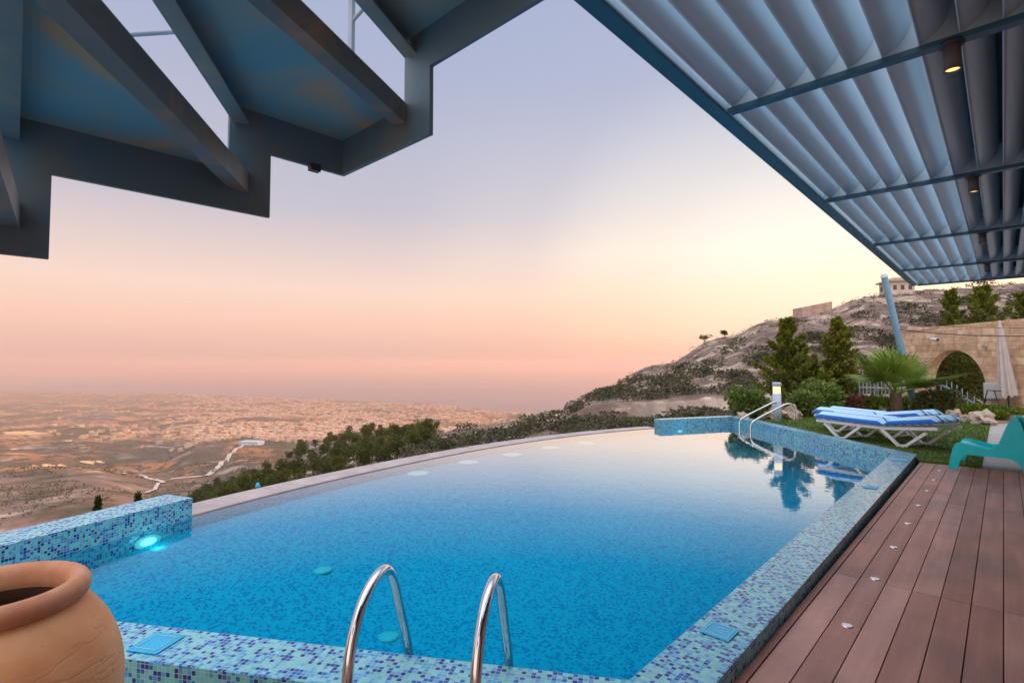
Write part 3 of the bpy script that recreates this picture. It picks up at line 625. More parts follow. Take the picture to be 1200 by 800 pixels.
# understory of the wood
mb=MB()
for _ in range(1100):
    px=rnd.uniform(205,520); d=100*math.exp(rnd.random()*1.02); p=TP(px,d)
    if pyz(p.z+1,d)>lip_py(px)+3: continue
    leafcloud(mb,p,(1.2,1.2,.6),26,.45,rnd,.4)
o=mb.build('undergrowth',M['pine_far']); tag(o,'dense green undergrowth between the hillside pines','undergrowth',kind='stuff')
# scrub on the rocky hill
def shrub(seed,far=False):
    r=random.Random(seed); mb=MB()
    for k in range(4): a=r.uniform(0,6.28); leafcloud(mb,(math.cos(a)*.45,math.sin(a)*.45,.25+r.random()*.15),(.75,.75,.5),70,.24,r,.55)
    return mb
shm=[shrub(50+s).build('shrub',M['scrub'],obj=False) for s in range(5)]
cand=[];t_=0
while len(cand)<1200 and t_<60000:
    t_+=1; px=rnd.uniform(485,1215); d=40*math.exp(rnd.random()*1.53)
    if px>850 and d<50: continue
    if px>635 and 80<d<86.5 and px<905: continue
    if px<640 and d>165: continue
    py=pyz(Tz(px,d),d)
    if py>lip_py(px)+4: continue
    lat=(px-600)/F*d
    if noise.noise(Vector((lat,d,0))*.07)+rnd.uniform(-.3,.3)<-.32: continue
    if px<660 and noise.noise(Vector((lat,d,7))*.16)<.02: continue
    s_=rnd.uniform(.3,1.)**1.6*2.8
    if d<75: s_*=.62
    cand.append((px,d,s_))
cand.sort(key=lambda c:-c[2]/c[1])
for i,(px,d,s_) in enumerate(cand[:300]):
    o=bpy.data.objects.new('shrub',shm[i%5]); COL.objects.link(o); o.location=TP(px,d,-.1); o.scale=(s_*rnd.uniform(.9,1.5),s_*rnd.uniform(.9,1.3),s_*rnd.uniform(.6,.95)); o.rotation_euler=(0,0,rnd.uniform(0,6.28))
    tag(o,'low dark shrub among the pale rocks of the hillside','shrub','shrubs scattered over the rocky hill')
mb=MB()
for px,d,s_ in cand[300:]:
    leafcloud(mb,TP(px,d,.1),(s_*.8,s_*.8,s_*.35),34,.38,rnd,.5)
for _ in range(700):
    px=rnd.uniform(500,1215); d=rnd.uniform(60,185)
    if 80<d<86.5 and 635<px<905: continue
    leafcloud(mb,TP(px,d,.05),(.5,.5,.25),12,.3,rnd,.5)
o=mb.build('scrub',M['scrub']); tag(o,'fine dry scrub spread between the rocks of the hill','scrub',kind='stuff')
# valley scrub
mb=MB()
for _ in range(2600):
    px=rnd.uniform(-60,330); d=rnd.uniform(330,1900) 
    if noise.noise(Vector(((px-600)/F*d,d,0))*.008)<-.02: continue
    s_=rnd.uniform(2,5)*(.7+d/1500); leafcloud(mb,TP(px,d,.5),(s_,s_*.8,s_*.4),14,s_*.55,rnd,.4)
o=mb.build('valley_scrub',M['scrub']); tag(o,'dark scrub and olive bushes dotted over the valley fields','scrub',kind='stuff')
# skyline tree
def small_tree(px,py_top,d,w_,name,label,cat):
    z=Tz(px,d); h=max(2.6,CZ+elev(py_top)*d-z); r=random.Random(int(px)); t=empty(name,TP(px,d)); tag(t,label,cat)
    mb=MB(); mb.tube([(0,0,-.3),(.1,0,h*.5),(.0,.1,h*.8)],[.12,.08,.03],6); mb.build('trunk',M['bark'],t)
    mb=MB()
    for k in range(7): leafcloud(mb,(r.uniform(-1,1)*w_*.6,r.uniform(-1,1)*w_*.5,h*r.uniform(.6,.95)),(w_*.45,w_*.45,h*.16),90,.35,r,.3)
    mb.build('crown',M['pine_far'],t)
small_tree(825,398,160,2.6,'pine_tree','lone umbrella-shaped pine silhouetted on the hill skyline','tree')
small_tree(849,391,158,1.0,'pine_tree','tiny tree to the right of the lone skyline pine','tree')
small_tree(512,494,165,1.4,'pine_tree','small green tree standing on the middle of the low ridge','tree')
# ------------------------------------------------------------------ hilltop house and wall
d=150.; hz0=Tz(1035,d)
hh=empty('house',LD((1053-600)/F*d,d,hz0-1.4),math.radians(35)); hh.scale=(.82,.82,1); tag(hh,'pale villa on the hilltop half hidden by the pergola','house')
ztop=CZ+elev(330)*d-(hz0-1)
mb=MB(); mb.box((0,0,ztop/2),(7.6,7,ztop)); mb.build('wall',M['house'],hh)
mb=MB(); mb.add([(-4.7,-4.2,ztop),(4.7,-4.2,ztop),(4.7,4.2,ztop),(-4.7,4.2,ztop),(-4.7,-4.2,ztop+.35),(4.7,-4.2,ztop+.35),(4.7,4.2,ztop+.35),(-4.7,4.2,ztop+.35),(-1,0,ztop+1.6),(1,0,ztop+1.6)],[(0,3,2,1),(0,1,5,4),(1,2,6,5),(2,3,7,6),(3,0,4,7),(4,5,9,8),(5,6,9),(6,7,8,9),(7,4,8)]); mb.build('roof',M['roof'],hh)
for x in(-2.4,0,2.4):
    mb=MB(); mb.box((x,-3.52,ztop-1.6),(1.1,.1,1.3)); mb.build('window',M['winglass'],hh)
for y in(-1.8,1.8):
    mb=MB(); mb.box((-4.02,y,ztop-1.6),(.1,1.1,1.3)); mb.build('window',M['winglass'],hh)
d=146.; mb=MB(); pts=[(938,361),(955,356),(975,352)]
za=[V(938,373,d),V(975,366,d)]
a,b_=V(940,360,d),V(975,353,d); mb.add([(a.x,a.y,a.z-6),(b_.x,b_.y,b_.z-6),b_,a]+[tuple(Vector(q)+FH*5) for q in ((a.x,a.y,a.z-6),(b_.x,b_.y,b_.z-6),b_,a)],[(0,1,2,3),(7,6,5,4),(3,2,6,7),(0,3,7,4),(1,5,6,2)],uvs=[[(0,0),(9,0),(9,6),(0,6)]]*5)
M['crest']=noisy('crest_stone',[(.3,(.34,.23,.19)),(.7,(.58,.44,.36))],.9,8,.9,bump=.5,bdist=.2); o=mb.build('retaining_wall',M['crest']); tag(o,'pale stone retaining wall on the crest of the hill','wall')
# ------------------------------------------------------------------ town
def house_mesh(seed):
    r=random.Random(seed); mb=MB(); w_,l,h=r.uniform(9,14),r.uniform(9,18),r.uniform(5,9)
    mb.box((0,0,h/2-1),(w_,l,h+2)); mb.box((w_*.1,0,h+.9),(w_*.5,l*.4,1.8)); return mb
M['town']=noisy('town_render',[(.3,(.24,.14,.10)),(.5,(.60,.38,.25)),(.7,(.90,.66,.46))],.06,4,.8,bump=0,kind='Object')
hm=[house_mesh(s).build('town_house',M['town'],obj=False) for s in range(6)]
rt=random.Random(21); hs=[]
t_=0
while len(hs)<5200 and t_<90000:
    t_+=1; px=rt.uniform(60,690); d=1350*math.exp(rt.random()*1.72)
    py=pyz(Tbase(px,d),d)
    # town centre between px 200-480, thinning outwards
    line=530-(px-60)*.02
    dens=math.exp(-((px-330)/170)**2)*(1.2 if d>1650 else .0)+.25*(px>380)
    if px<215: dens*=.25 if py<520 else .05
    k=noise.noise(Vector(((px-600)/F*d,d,0))*.0018)+.6*noise.noise(Vector(((px-600)/F*d,d,3))*.006)
    if rt.random()>dens*max(0,.5+k*1.3): continue
    hs.append((px,d))
hs.sort(key=lambda q:q[1])
for i,(px,d) in enumerate(hs[:300]):
    o=bpy.data.objects.new('town_house',hm[i%6]); COL.objects.link(o); o.location=TP(px,d); o.rotation_euler=(0,0,rt.choice((0,.5,.9,1.2)))
    tag(o,'small pale flat-roofed house at the near side of the valley town','house','houses on the near side of the valley town')
mb=MB()
for px,d in hs[300:]:
    r_=rt.choice((0,.5,.9,1.2)); h=rt.uniform(5,11); k=1+d/9000; mb.box(TP(px,d,h/2),(rt.uniform(9,20)*k,rt.uniform(9,22)*k,h+3),r_)
o=mb.build('distant_town',M['town']); tag(o,'pale houses of the distant town filling the coastal plain','town',kind='stuff')
# large white-roofed hall
mb=MB(); p=TP(297,pt_on(297,521,1200,6000)); mb.box(p+Vector((0,0,5)),(60,34,12),.6); o=mb.build('hall',M['fence']); tag(o,'large pale blue roofed hall at the end of the track','hall')
# two cypresses below the left wall
for px,pt,lab in ((115,577.5,'slim dark cypress left of its twin, rising behind the low mosaic wall'),(162,573.5,'shorter-looking dark cypress tip just left of the end of the mosaic wall')):
    d=26.; top=V(px,pt,d); r=random.Random(int(px)); t=empty('cypress_tree',(top.x,top.y,top.z-4.2)); tag(t,lab,'tree')
    mb=MB(); mb.tube([(0,0,-2),(0,0,3.4)],[.09,.02],6); mb.build('trunk',M['bark'],t)
    mb=MB()
    for k in range(40):
        z=.2+3.7*k/39; w_=.26*(1-(z/4.25)**2.2)+.02; leafcloud(mb,(0,0,z),(w_,w_,.16),60,.13,r,.6,droop=-.6)
    mb.build('crown',M['cyp'],t)
# ------------------------------------------------------------------ garden
def bush(c,rx,ry,h,mat,label,n=3000,size=.09,seed=1,group=None,lump=6):
    r=random.Random(seed); t=empty('bush',c); tag(t,label,'bush',group)
    mb=MB()
    for k in range(9):
        a=k*.7; mb.tube([(0,0,-.05),(rx*.5*math.cos(a),ry*.5*math.sin(a),h*.6)],[.02,.008],5)
    mb.build('stem',M['bark'],t)
    mb=MB(); leafcloud(mb,(0,0,h*.45),(rx*.75,ry*.75,h*.5),n//2,size,r,.5)
    for k in range(lump):
        a=r.uniform(0,6.28); q=r.uniform(.25,.62); leafcloud(mb,(rx*q*math.cos(a),ry*q*math.sin(a),h*r.uniform(.35,.72)),(rx*.42,ry*.42,h*.34),n//(2*lump),size,r,.6)
    mb.build('foliage',mat,t)
def GP(px,py,z=.02): return U(px,py,z)
bush(GP(878,489.5),.68,.62,.82,M['bush'],'rounded green bush left of the bollard lamp',3600,.10,2)
bush(GP(944,488),.62,.5,.72,M['bush'],'darker lower bush right behind the curved ladder rails',3200,.09,3)
bush(GP(962,485.5),.72,.65,.98,M['bush'],'large pale-tipped bush to the right of the bollard lamp',3800,.11,4)
bush(GP(996,483),.5,.4,.55,M['bushred'],'reddish brown dry bush below the garden conifers',1800,.08,5)
bush(GP(1026,483.5),.62,.45,.52,M['bushlime'],'yellow-green spreading bush left of the palm base',2200,.09,6)
bush(GP(1097,486.5),.76,.6,.68,M['bushdk'],'dark mottled bush in front of the stone arch',3800,.11,7)
bush(GP(1150,490),.95,.6,.36,M['bushlime'],'flat bright green juniper behind the boulders',2600,.09,8)
bush(GP(1066,481),.4,.4,.45,M['bushlime'],'small green bush at the foot of the leaning pole',1400,.08,9)
def boulder(px,py,w_,h,label,seed):
    c=GP(px,py,.03); mb=MB(); mb.ico((0,0,h*.38),1,1,3,.35,seed)
    o=mb.build('boulder',M['rock']); o.location=c; o.scale=(w_/2*.78,w_/2.3*.78,h*.5); o.location.z=.03; 
    for v_ in o.data.vertices: v_.co.z-=h*.38; 
    o.location.z=.03+h*.3; o.rotation_euler=(0,0,seed); tag(o,label,'boulder','boulders edging the lawn')
boulder(905,490.5,.85,.36,'low tan boulder at the foot of the bollard lamp',1)
boulder(929,491,.55,.42,'round pale boulder behind the ladder feet',2)
boulder(870,491.5,.4,.24,'small boulder under the left bush',3)
boulder(1037,484,.42,.28,'small pale boulder beside the palm base',4)
boulder(1117,492,.52,.34,'cream boulder under the dark bush',5)
boulder(1135,495,.36,.22,'smallest cream boulder between two larger ones',6)
boulder(1152,496.5,.68,.38,'largest block-like boulder in front of the juniper',7)
# conifers with layered up-sweeping limbs
def conifer(px,py_base,py_top,d,wid,label,seed,mat=None,dens=1.):
    base=V(px,py_base,d); top=V(px,py_top,d); h=top.z-base.z; r=random.Random(seed); t=empty('conifer',base); tag(t,label,'tree')
    tr=MB(); tr.tube([(0,0,-.3),(.03,0,h*.5),(0,.02,h*.95)],[.09,.055,.01],8)
    cr=MB()
    nl=int(40*dens)
    for k in range(nl):
        z=h*(.06+.90*k/nl); a=k*2.4+r.uniform(-.4,.4); L=wid*1.25*(1-z/h)**1.05*r.uniform(.5,1.2)+.05
        di=Vector((math.cos(a),math.sin(a),.35+.25*r.random())); e=Vector((0,0,z))+di*L
        tr.tube([(0,0,z),tuple(Vector((0,0,z))+di*L*.5),tuple(e)],[.02,.012,.004],4)
        for q in range(9):
            u=.2+.85*q/8; p=Vector((0,0,z))+di*L*u+Vector((0,0,.12*u*u)); s_=.17*(1.15-u*.7)*(wid/1.1)*(1.05-.6*z/h)
            leafcloud(cr,p,(s_*1.1,s_*1.1,s_*.45),22,.12,r,.15,droop=-.6)
    tr.build('trunk',M['bark'],t); cr.build('crown',mat or M['pine'],t)
conifer(924,486,374,17.5,1.05,'olive green conifer behind the bollard lamp',1)
conifer(984,486,372,18.3,.95,'golden green conifer left of the palm',2)
conifer(952,487,420,18.8,.8,'shorter conifer filling the gap between two taller ones',3)
conifer(1157,470,333,21.5,1.9,'bright green conifer rising above the stone arch wall',4)
conifer(1119,470,338,21.5,1.25,'narrow conifer above the arch, left of the bigger one',5)
conifer(1203,470,340,22.5,1.4,'conifer above the wall at the right edge',6)
bush(LD(15.0,18.3,.0),1.6,1.6,2.3,M['pine_far'],'dark leafy tree mass seen through the stone arch',6000,.15,12)
# palm
pb=V(1050,477,15.6); t=empty('palm_tree',pb); t.scale=(1.42,1.42,1.2); tag(t,'low fan palm with spiky green leaves beside the leaning pole','palm')
mb=MB(); mb.tube([(0,0,-.1),(0,0,.35)],[.13,.10],10)
r=random.Random(4)
mb.build('trunk',M['bark'],t)
for k in range(19):
    a=k*2.399; el=math.radians(r.uniform(15,75)); L=r.uniform(.50,.95)
    di=Vector((math.cos(a)*math.cos(el),math.sin(a)*math.cos(el),math.sin(el))); b0=Vector((0,0,.30)); e=b0+di*L
    mb=MB(); mb.tube([b0,b0+di*L*.5+Vector((0,0,.03)),e],[.014,.010,.008],5)
    side=di.cross(Vector((0,0,1))).normalized(); upv=side.cross(di).normalized()
    for j in range(27):
        w_=math.radians(-115+230*j/26); R=r.uniform(.50,.70)*(1-.25*abs(w_)/2.2); dd=(di*math.cos(w_)+side*math.sin(w_)+upv*.12*abs(math.sin(w_))).normalized(); tip=e+dd*R-Vector((0,0,.10*R)); midp=e+dd*R*.55
        nn=dd.cross(upv)  .normalized()*.023
        mb.face([e-nn*.5,midp-nn,tip,midp+nn,e+nn*.5])
    mb.build('frond',M['palm'],t)
# bollard lamp
bp_=GP(911,494.5,.03); t=empty('bollard_lamp',bp_); tag(t,'grey cylindrical bollard lamp with a lit yellow top','bollard lamp')
mb=MB(); mb.lathe([(0,.0),(.10,.0),(.10,.72),(0,.72)],24); mb.build('post',M['fence'],t)
mb=MB(); mb.lathe([(.088,.72),(.088,.90)],24); M['bol']=emit('bollard_glass',(1,.78,.42),1.3); mb.build('lamp_glass',M['bol'],t)
mb=MB()
for z in(.77,.82,.87): mb.lathe([(.092,z),(.102,z+.003),(.092,z+.008)],24)
mb.lathe([(.0,1.0),(.09,1.0),(.102,.985),(.102,.90),(.0,.90)],24); mb.build('cap',M['fence'],t)
# picket fences
def fence(pts,label,hook=.0):
    # pts: (lateral, forward, z0, z1)
    t=empty('picket_fence',LD(pts[0][0],pts[0][1],0)); tag(t,label,'fence'); off=t.location
    mb=MB(); rl=MB(); P=[]
    for (a,b_) in zip(pts,pts[1:]):
        A=LD(*a[:2],0);B=LD(*b_[:2],0); n=max(1,int((B-A).length/.125))
        for k in range(n): u=k/n; p=A.lerp(B,u); P.append((p,a[2]+(b_[2]-a[2])*u,a[3]+(b_[3]-a[3])*u))
    for p,z0,z1 in P:
        mb.box(Vector((p.x,p.y,(z0+z1)/2))-off,(.025,.025,z1-z0)); mb.lathe([(.0,z1+.07),(.018,z1)],4,Vector((p.x,p.y,0))-off)
    for f in(.12,.80):
        for (p,z0,z1),(q,y0,y1) in zip(P,P[1:]): rl.beam(Vector((p.x,p.y,z0+(z1-z0)*f))-off,Vector((q.x,q.y,y0+(y1-y0)*f))-off,.03,.045)
    mb.build('picket',M['fence'],t); rl.build('rail',M['fence'],t)
def hz_(px,py,d): return CZ+elev(py)*d
fence([((1006-600)/F*17.4,17.4,.0,hz_(0,447,17.4)),((1062-600)/F*17.6,17.6,.0,hz_(0,449,17.6))],'pale blue picket fence behind the palm')
gp=[(1083,441,16.3),(1095,441.5,16),(1108,446,15.7),(1120,453,15.45),(1132,461,15.2),(1148,472,14.9)]
fence([((px-600)/F*d,d,max(-.2,hz_(0,py,d)-.95),hz_(0,py,d)) for px,py,d in gp],'pale blue picket railing sloping down across the stone arch')
# stone arch wall
LAT=13.45
def wall_pt(f,z): return LD(LAT,f,z)
f0,f1=18.25,13.3   # left end (far) to right end (near)
tw=empty('arch_wall',LD(LAT,15.8,0)); tag(tw,'sandstone block wall with a wide round arch','wall'); off=Vector(tw.location)
def top_z(f): return 2.60+.02*(18-f)/4
A0,A1=17.25,15.05; cx=(A0+A1)/2; ra=(A0-A1)/2; zs=.75; rz_=1.92-zs
for side,x in (('front',LAT),('back',LAT+.3)): pass
mb=MB(); n=28
prof=[(A0,-.1),(A0,zs)]+[(cx+ra*math.cos(math.pi*k/n),zs+rz_*math.sin(math.pi*k/n)) for k in range(1,n)]+[(A1,zs),(A1,-.1)]
def q3(x,f,z): return LD(x,f,z)-off
for x in (LAT,LAT+.3):
    mb.face([q3(x,f0,-.1),q3(x,A0,-.1),q3(x,A0,top_z(A0)),q3(x,f0,top_z(f0))],[(-f0,-.1),(-A0,-.1),(-A0,top_z(A0)),(-f0,top_z(f0))])
    mb.face([q3(x,A1,-.1),q3(x,f1,-.1),q3(x,f1,top_z(f1)),q3(x,A1,top_z(A1))],[(-A1,-.1),(-f1,-.1),(-f1,top_z(f1)),(-A1,top_z(A1))])
    for (a,za_),(b_,zb) in zip(prof[1:-1],prof[2:-1]):
        mb.face([q3(x,a,za_),q3(x,b_,zb),q3(x,b_,top_z(b_)),q3(x,a,top_z(a))],[(-a,za_),(-b_,zb),(-b_,top_z(b_)),(-a,top_z(a))])
s=0
for (a,za_),(b_,zb) in zip(prof,prof[1:]):
    L=math.hypot(a-b_,za_-zb); mb.face([q3(LAT,a,za_),q3(LAT+.3,a,za_),q3(LAT+.3,b_,zb),q3(LAT,b_,zb)],[(0,s),(.5,s),(.5,s+L),(0,s+L)]); s+=L
mb.face([q3(LAT,f0,-.1),q3(LAT+.3,f0,-.1),q3(LAT+.3,f0,top_z(f0)),q3(LAT,f0,top_z(f0))],[(0,0),(.5,0),(.5,2.6),(0,2.6)])
mb.build('masonry',M['ashlar'],tw)
mb=MB()
mb.beam(q3(LAT+.15,f0+.04,top_z(f0)+.035),q3(LAT+.25,f1,top_z(f1)+.035),.38,.066); mb.build('cap',M['ashlar'],tw)
# terrace step under the wall
mb=MB(); mb.box(LD(13.9,14.2,.09),(2.0,1.2,.16),YAW+math.pi/2); 
mb2=MB(); P4=[LD(12.95,15.4,0),LD(13.44,15.4,0),LD(13.44,12.5,0),LD(12.95,12.5,0)]
mb2.prism([(p.x,p.y) for p in P4][::-1],.0,.16); o=mb2.build('step',M['path']); tag(o,kind='structure')
# floodlight camera on the arch
p=W(1100,397,LD(LAT,18,0),LD(LAT,14,0)); t=empty('security_camera',p); tag(t,'small white security camera above the arch','camera')
fl=-Fr
mb=MB(); mb.tube([(0,0,0),fl*.12],.02,8); mb.build('bracket',M['white'],t)
mb=MB(); mb.tube([fl*.14+FH*.12+Vector((0,0,.0)),fl*.16-FH*.16+Vector((0,0,-.03))],.05,12); mb.build('housing',M['white'],t)
mb=MB(); mb.tube([fl*.16-FH*.161+Vector((0,0,-.03)),fl*.162-FH*.175+Vector((0,0,-.032))],.04,12); mb.build('lens',M['winglass'],t)
# boxes and faucet on the wall
def wallbox(px,py,w_,h,dep,name,label,cat,mat):
    p=W(px,py,LD(LAT,18,0),LD(LAT,14,0)); t=empty(name,p); tag(t,label,cat)
    mb=MB(); mb.box(-Fr*dep/2,(dep,w_,h),0,None)
    mb=MB(); v4=[-Fr*0-FH*w_/2,-Fr*0+FH*w_/2,-Fr*dep+FH*w_/2,-Fr*dep-FH*w_/2]; mb.prism([(q.x,q.y) for q in v4],-h/2,h/2); mb.build('body',mat,t,bevel=.01)
    mb=MB(); v4=[-Fr*(dep+.002)-FH*w_*.42,-Fr*(dep+.002)+FH*w_*.42,-Fr*(dep+.012)+FH*w_*.42,-Fr*(dep+.012)-FH*w_*.42]; mb.prism([(q.x,q.y) for q in v4],-h*.42,h*.42); mb.build('door',mat,t)
wallbox(1167,458,.42,.45,.16,'utility_box','white utility box on the wall behind the umbrella','box',M['white'])
wallbox(1188,449,.2,.18,.12,'socket_box','small cream socket box right of the umbrella','box',M['canvas'])
p=W(1155,406,LD(LAT,18,0),LD(LAT,14,0)); mb=MB(); t=empty('wall_lamp',p); tag(t,'small round wall lamp between arch and umbrella','lamp'); mb.tube([(0,0,0),tuple(-Fr*.06)],.06,14); mb.build('housing',M['path'],t)
# closed umbrella
ub=GP(1184.5,491.5,.012); t=empty('closed_umbrella',ub); tag(t,'closed off-white garden umbrella in front of the stone wall','umbrella')
utop=CZ+elev(380)*ub.to_3d().dot(FH)
lean=Vector((-.33,0,0)); lt=Fr*(-.20)
mb=MB(); mb.tube([(0,0,0),lt*1.0+Vector((0,0,utop))],.022,12); mb.build('pole',M['dark'],t)
mb=MB(); mb.lathe([(0,.06),(.05,.06),(.24,.04),(.25,0)],24); mb.build('base',M['dark'],t)
mb=MB(); nn=48; zt=utop-.02; zb=utop-1.95; vs=[]; prof_=[(0,.03),(.06,.06),(.3,.09),(.7,.135),(.94,.175),(1.,.18)]
for u,rr in prof_:
    for k in range(nn):
        a=2*math.pi*k/nn; rad=rr*(1+.30*math.sin(a*8)*min(1,u*1.6)); c=lt*((zt+(zb-zt)*u)/utop); dz=.05*math.sin(a*8+1) if u==1. else 0
        vs.append(c+Vector((rad*math.cos(a),rad*math.sin(a),zt+(zb-zt)*u+dz)))
mb.add(vs,[(i*nn+k,i*nn+(k+1)%nn,(i+1)*nn+(k+1)%nn,(i+1)*nn+k) for i in range(len(prof_)-1) for k in range(nn)],True)
mb.build('canopy',M['canvas'],t)
mb=MB(); mb.lathe([(0,utop+.1),(.025,utop+.08),(.03,utop-.02)],12,lt); mb.build('finial',M['canvas'],t)
# folding stand beside the umbrella
pf=GP(1168,487,.16); t=empty('metal_stand',LD(12.9,14.3,.16)); tag(t,'thin black folding metal stand behind the umbrella pole','stand')
mb=MB()
for a,b_ in (((-.3,0,0),(-.1,0,.62)),((.3,0,0),(.1,0,.62)),((-.1,0,.62),(.3,0,.62)),((-.25,0,.16),(.5,0,.16)),((-.2,0,.35),(.22,0,.40))):
    A=FH*(-a[0])+Vector((0,0,a[2]));B=FH*(-b_[0])+Vector((0,0,b_[2])); mb.tube([A,B],.014,6)
mb.build('frame',M['dark'],t)
# leaning pole and cables
pb=V(1074,478,16.2); pt=V(1036.5,325,16.2); t=empty('leaning_pole',pb); tag(t,'blue steel pole leaning outwards beside the pergola end','pole')
mb=MB(); mb.tube([(0,0,-.2),pt-pb],[.10,.09],20); mb.build('shaft',M['pole'],t)
mb=MB(); dd=(pt-pb).normalized(); mb.tube([pt-pb,pt-pb+dd*.10],[.105,.085],20); mb.build('cap',M['white'],t)  # white tip, its sunlit brightness put into the colour
mb=MB(); mb.tube([(0,0,-.05),(0,0,.05)],.2,16); mb.build('base_plate',M['pole'],t)
def cable(a,b_,sag,r_,label):
    a=Vector(a);b_=Vector(b_); mb=MB(); mb.tube([a.lerp(b_,k/16)-Vector((0,0,sag*4*(k/16)*(1-k/16)))-a for k in range(17)],r_,6)
    o=mb.build('cable',M['dark']); o.location=a; tag(o,label,'cable')
at=lambda f:pb.lerp(pt,f)
cable(at(.74)+Vector((0,0,0)),V(1290,372,12.5),.03,.008,'upper thin cable running right from the leaning pole')
cable(at(.66),V(1290,381,12.5),.12,.006,'lower thin cable in front of the conifers')
cable(at(.60),V(1290,391,12.0),.12,.014,'thick dark cable crossing in front of the umbrella top')
# ------------------------------------------------------------------ sun loungers
def pad(mb,L0,L1,W_,z,th,fz,nseg=14,yo=0):
    # rounded quilted pad; u across for the stripes
    na=24; vs=[];uv=[]
    sect=[]
    for k in range(na+1):
        u=k/na; sect.append((u*W_-W_/2,u))
    for i in range(nseg+1):
        x=L0+(L1-L0)*i/nseg; e=min(1,min(i,nseg-i)/1.2+.35)
        for y,u in sect:
            s_=(1-abs(2*u-1)**4)**.5; puff=th*(.30+.70*abs(math.sin(u*math.pi*2))**.55)*e
            vs.append((x,y,z+fz(x)+puff))
    w_=na+1; fs=[];us=[]
    for i in range(nseg):
        for k in range(na):
            fs.append((i*w_+k,(i+1)*w_+k,(i+1)*w_+k+1,i*w_+k+1)); us.append([(k/na,i),(k/na,i+1),((k+1)/na,i+1),((k+1)/na,i)])
    mb.add(vs,fs,True,us)
    # sides
    for kk,sg in ((0,1),(na,-1)):
        for i in range(nseg):
            a=vs[i*w_+kk];b_=vs[(i+1)*w_+kk]; u=.02 if kk==0 else .95
            mb.face([a,b_,(b_[0],b_[1],z+fz(b_[0])+.004),(a[0],a[1],z+fz(a[0])+.004)],[(u,0)]*4)
    for i in (0,nseg):
        for k in range(na):
            a=vs[i*w_+k];b_=vs[i*w_+k+1]; mb.face([a,b_,(b_[0],b_[1],z+fz(b_[0])+.004),(a[0],a[1],z+fz(a[0])+.004)],[(k/na,0)]*4)
def lounger(loc,rz,label):
    t=empty('sun_lounger',loc,rz); t.scale=(1.09,1.1,.97); tag(t,label,'sun lounger','sun loungers side by side on the lawn')
    H=.33
    fz=lambda x: .03*max(0,-x) if x<.22 else (x-.22)*.16
    for s_ in(-1,1):
        y=s_*.31
        mb=MB(); mb.beam((-.98,y,H),(.22,y,H-.02),.05,.06); mb.beam((.22,y,H-.02),(1.0,y,H+.06),.05,.06); mb.build('side_frame',M['white'],t,bevel=.008)
        for cx_ in(-.52,.48):
            mb=MB(); mb.beam((cx_-.30,y,H-.04),(cx_-.05,y,.02),.045,.05); mb.beam((cx_+.36,y,H-.03),(cx_+.05,y,.02),.045,.05); mb.beam((cx_-.08,y,.02),(cx_+.08,y,.02),.045,.045); mb.build('leg',M['white'],t,bevel=.006)
    for cx_ in(-.52,.48):
        mb=MB(); mb.beam((cx_,-.31,.03),(cx_,.31,.03),.03,.03); mb.build('crossbar',M['white'],t)
    mb=MB()
    for k in range(16):
        x=-.93+k*.125; mb.box((x,0,H+.022+fz(x)),(.09,.60,.018))
    mb.build('slats',M['white'],t)
    mb=MB(); pad(mb,-1.0,.215,.74,H+.03,.135,fz); pad(mb,.225,1.0,.74,H+.03,.135,fz,10); mb.build('mattress',M['mattress'],t)
    return t
la=math.atan2(-.42,1.0)
lounger((-1.70,12.05,.035),la,'near white sun lounger with a blue striped mattress')
lounger((-2.02,13.25,.035),la,'far sun lounger with blue striped mattress, behind the near one')
# ------------------------------------------------------------------ turquoise chair
t=empty('garden_chair',(-.22,10.18,0),math.radians(-4)); t.scale=(.84,1,1.09); tag(t,'low turquoise moulded plastic chair on the deck edge','chair')
prof_o=[(-.44,0),(-.42,.10),(-.375,.27),(-.34,.325),(-.29,.34),(-.12,.315),(.06,.285),(.14,.30),(.20,.36),(.29,.56),(.335,.65),(.37,.685),(.41,.69),(.445,.665),(.47,.60),(.50,.42),(.56,.12),(.58,0)]
prof_i=[(.50,0),(.475,.10),(.42,.17),(.34,.205),(.25,.215),(0,.215),(-.20,.22),(-.265,.19),(-.305,.12),(-.345,0)]
W_=.34
full=prof_o+prof_i; nf=len(full)
for y0,y1 in ((-W_,-W_+.045),(W_-.045,W_)):
    mb=MB(); vs=[(x,y0,z) for x,z in full]+[(x,y1,z) for x,z in full]; mb.add(vs,[tuple(range(nf)),tuple(range(nf,2*nf))[::-1]]+[(i,(i+1)%nf,nf+(i+1)%nf,nf+i) for i in range(nf)])
    o=mb.build('side_shell',M['turq'],t); m_=o.modifiers.new('b','BEVEL'); m_.width=.012; m_.segments=3; m_.limit_method='ANGLE'; m_.angle_limit=math.radians(50)
mb=MB(); seat=[(-.36,.29),(-.32,.325),(-.26,.325),(-.12,.285),(.04,.25),(.13,.265),(.20,.33),(.28,.52),(.325,.62),(.37,.66),(.41,.665)]
ys=[-W_+.044+(2*W_-.088)*k/12 for k in range(13)]; vs=[(x,y,z-.02*(1-(y/W_)**2)) for x,z in seat for y in ys]
mb.add(vs,[(i*13+k,i*13+k+1,(i+1)*13+k+1,(i+1)*13+k) for i in range(len(seat)-1) for k in range(12)],True)
o=mb.build('seat',M['turq'],t); m_=o.modifiers.new('s','SOLIDIFY'); m_.thickness=.012
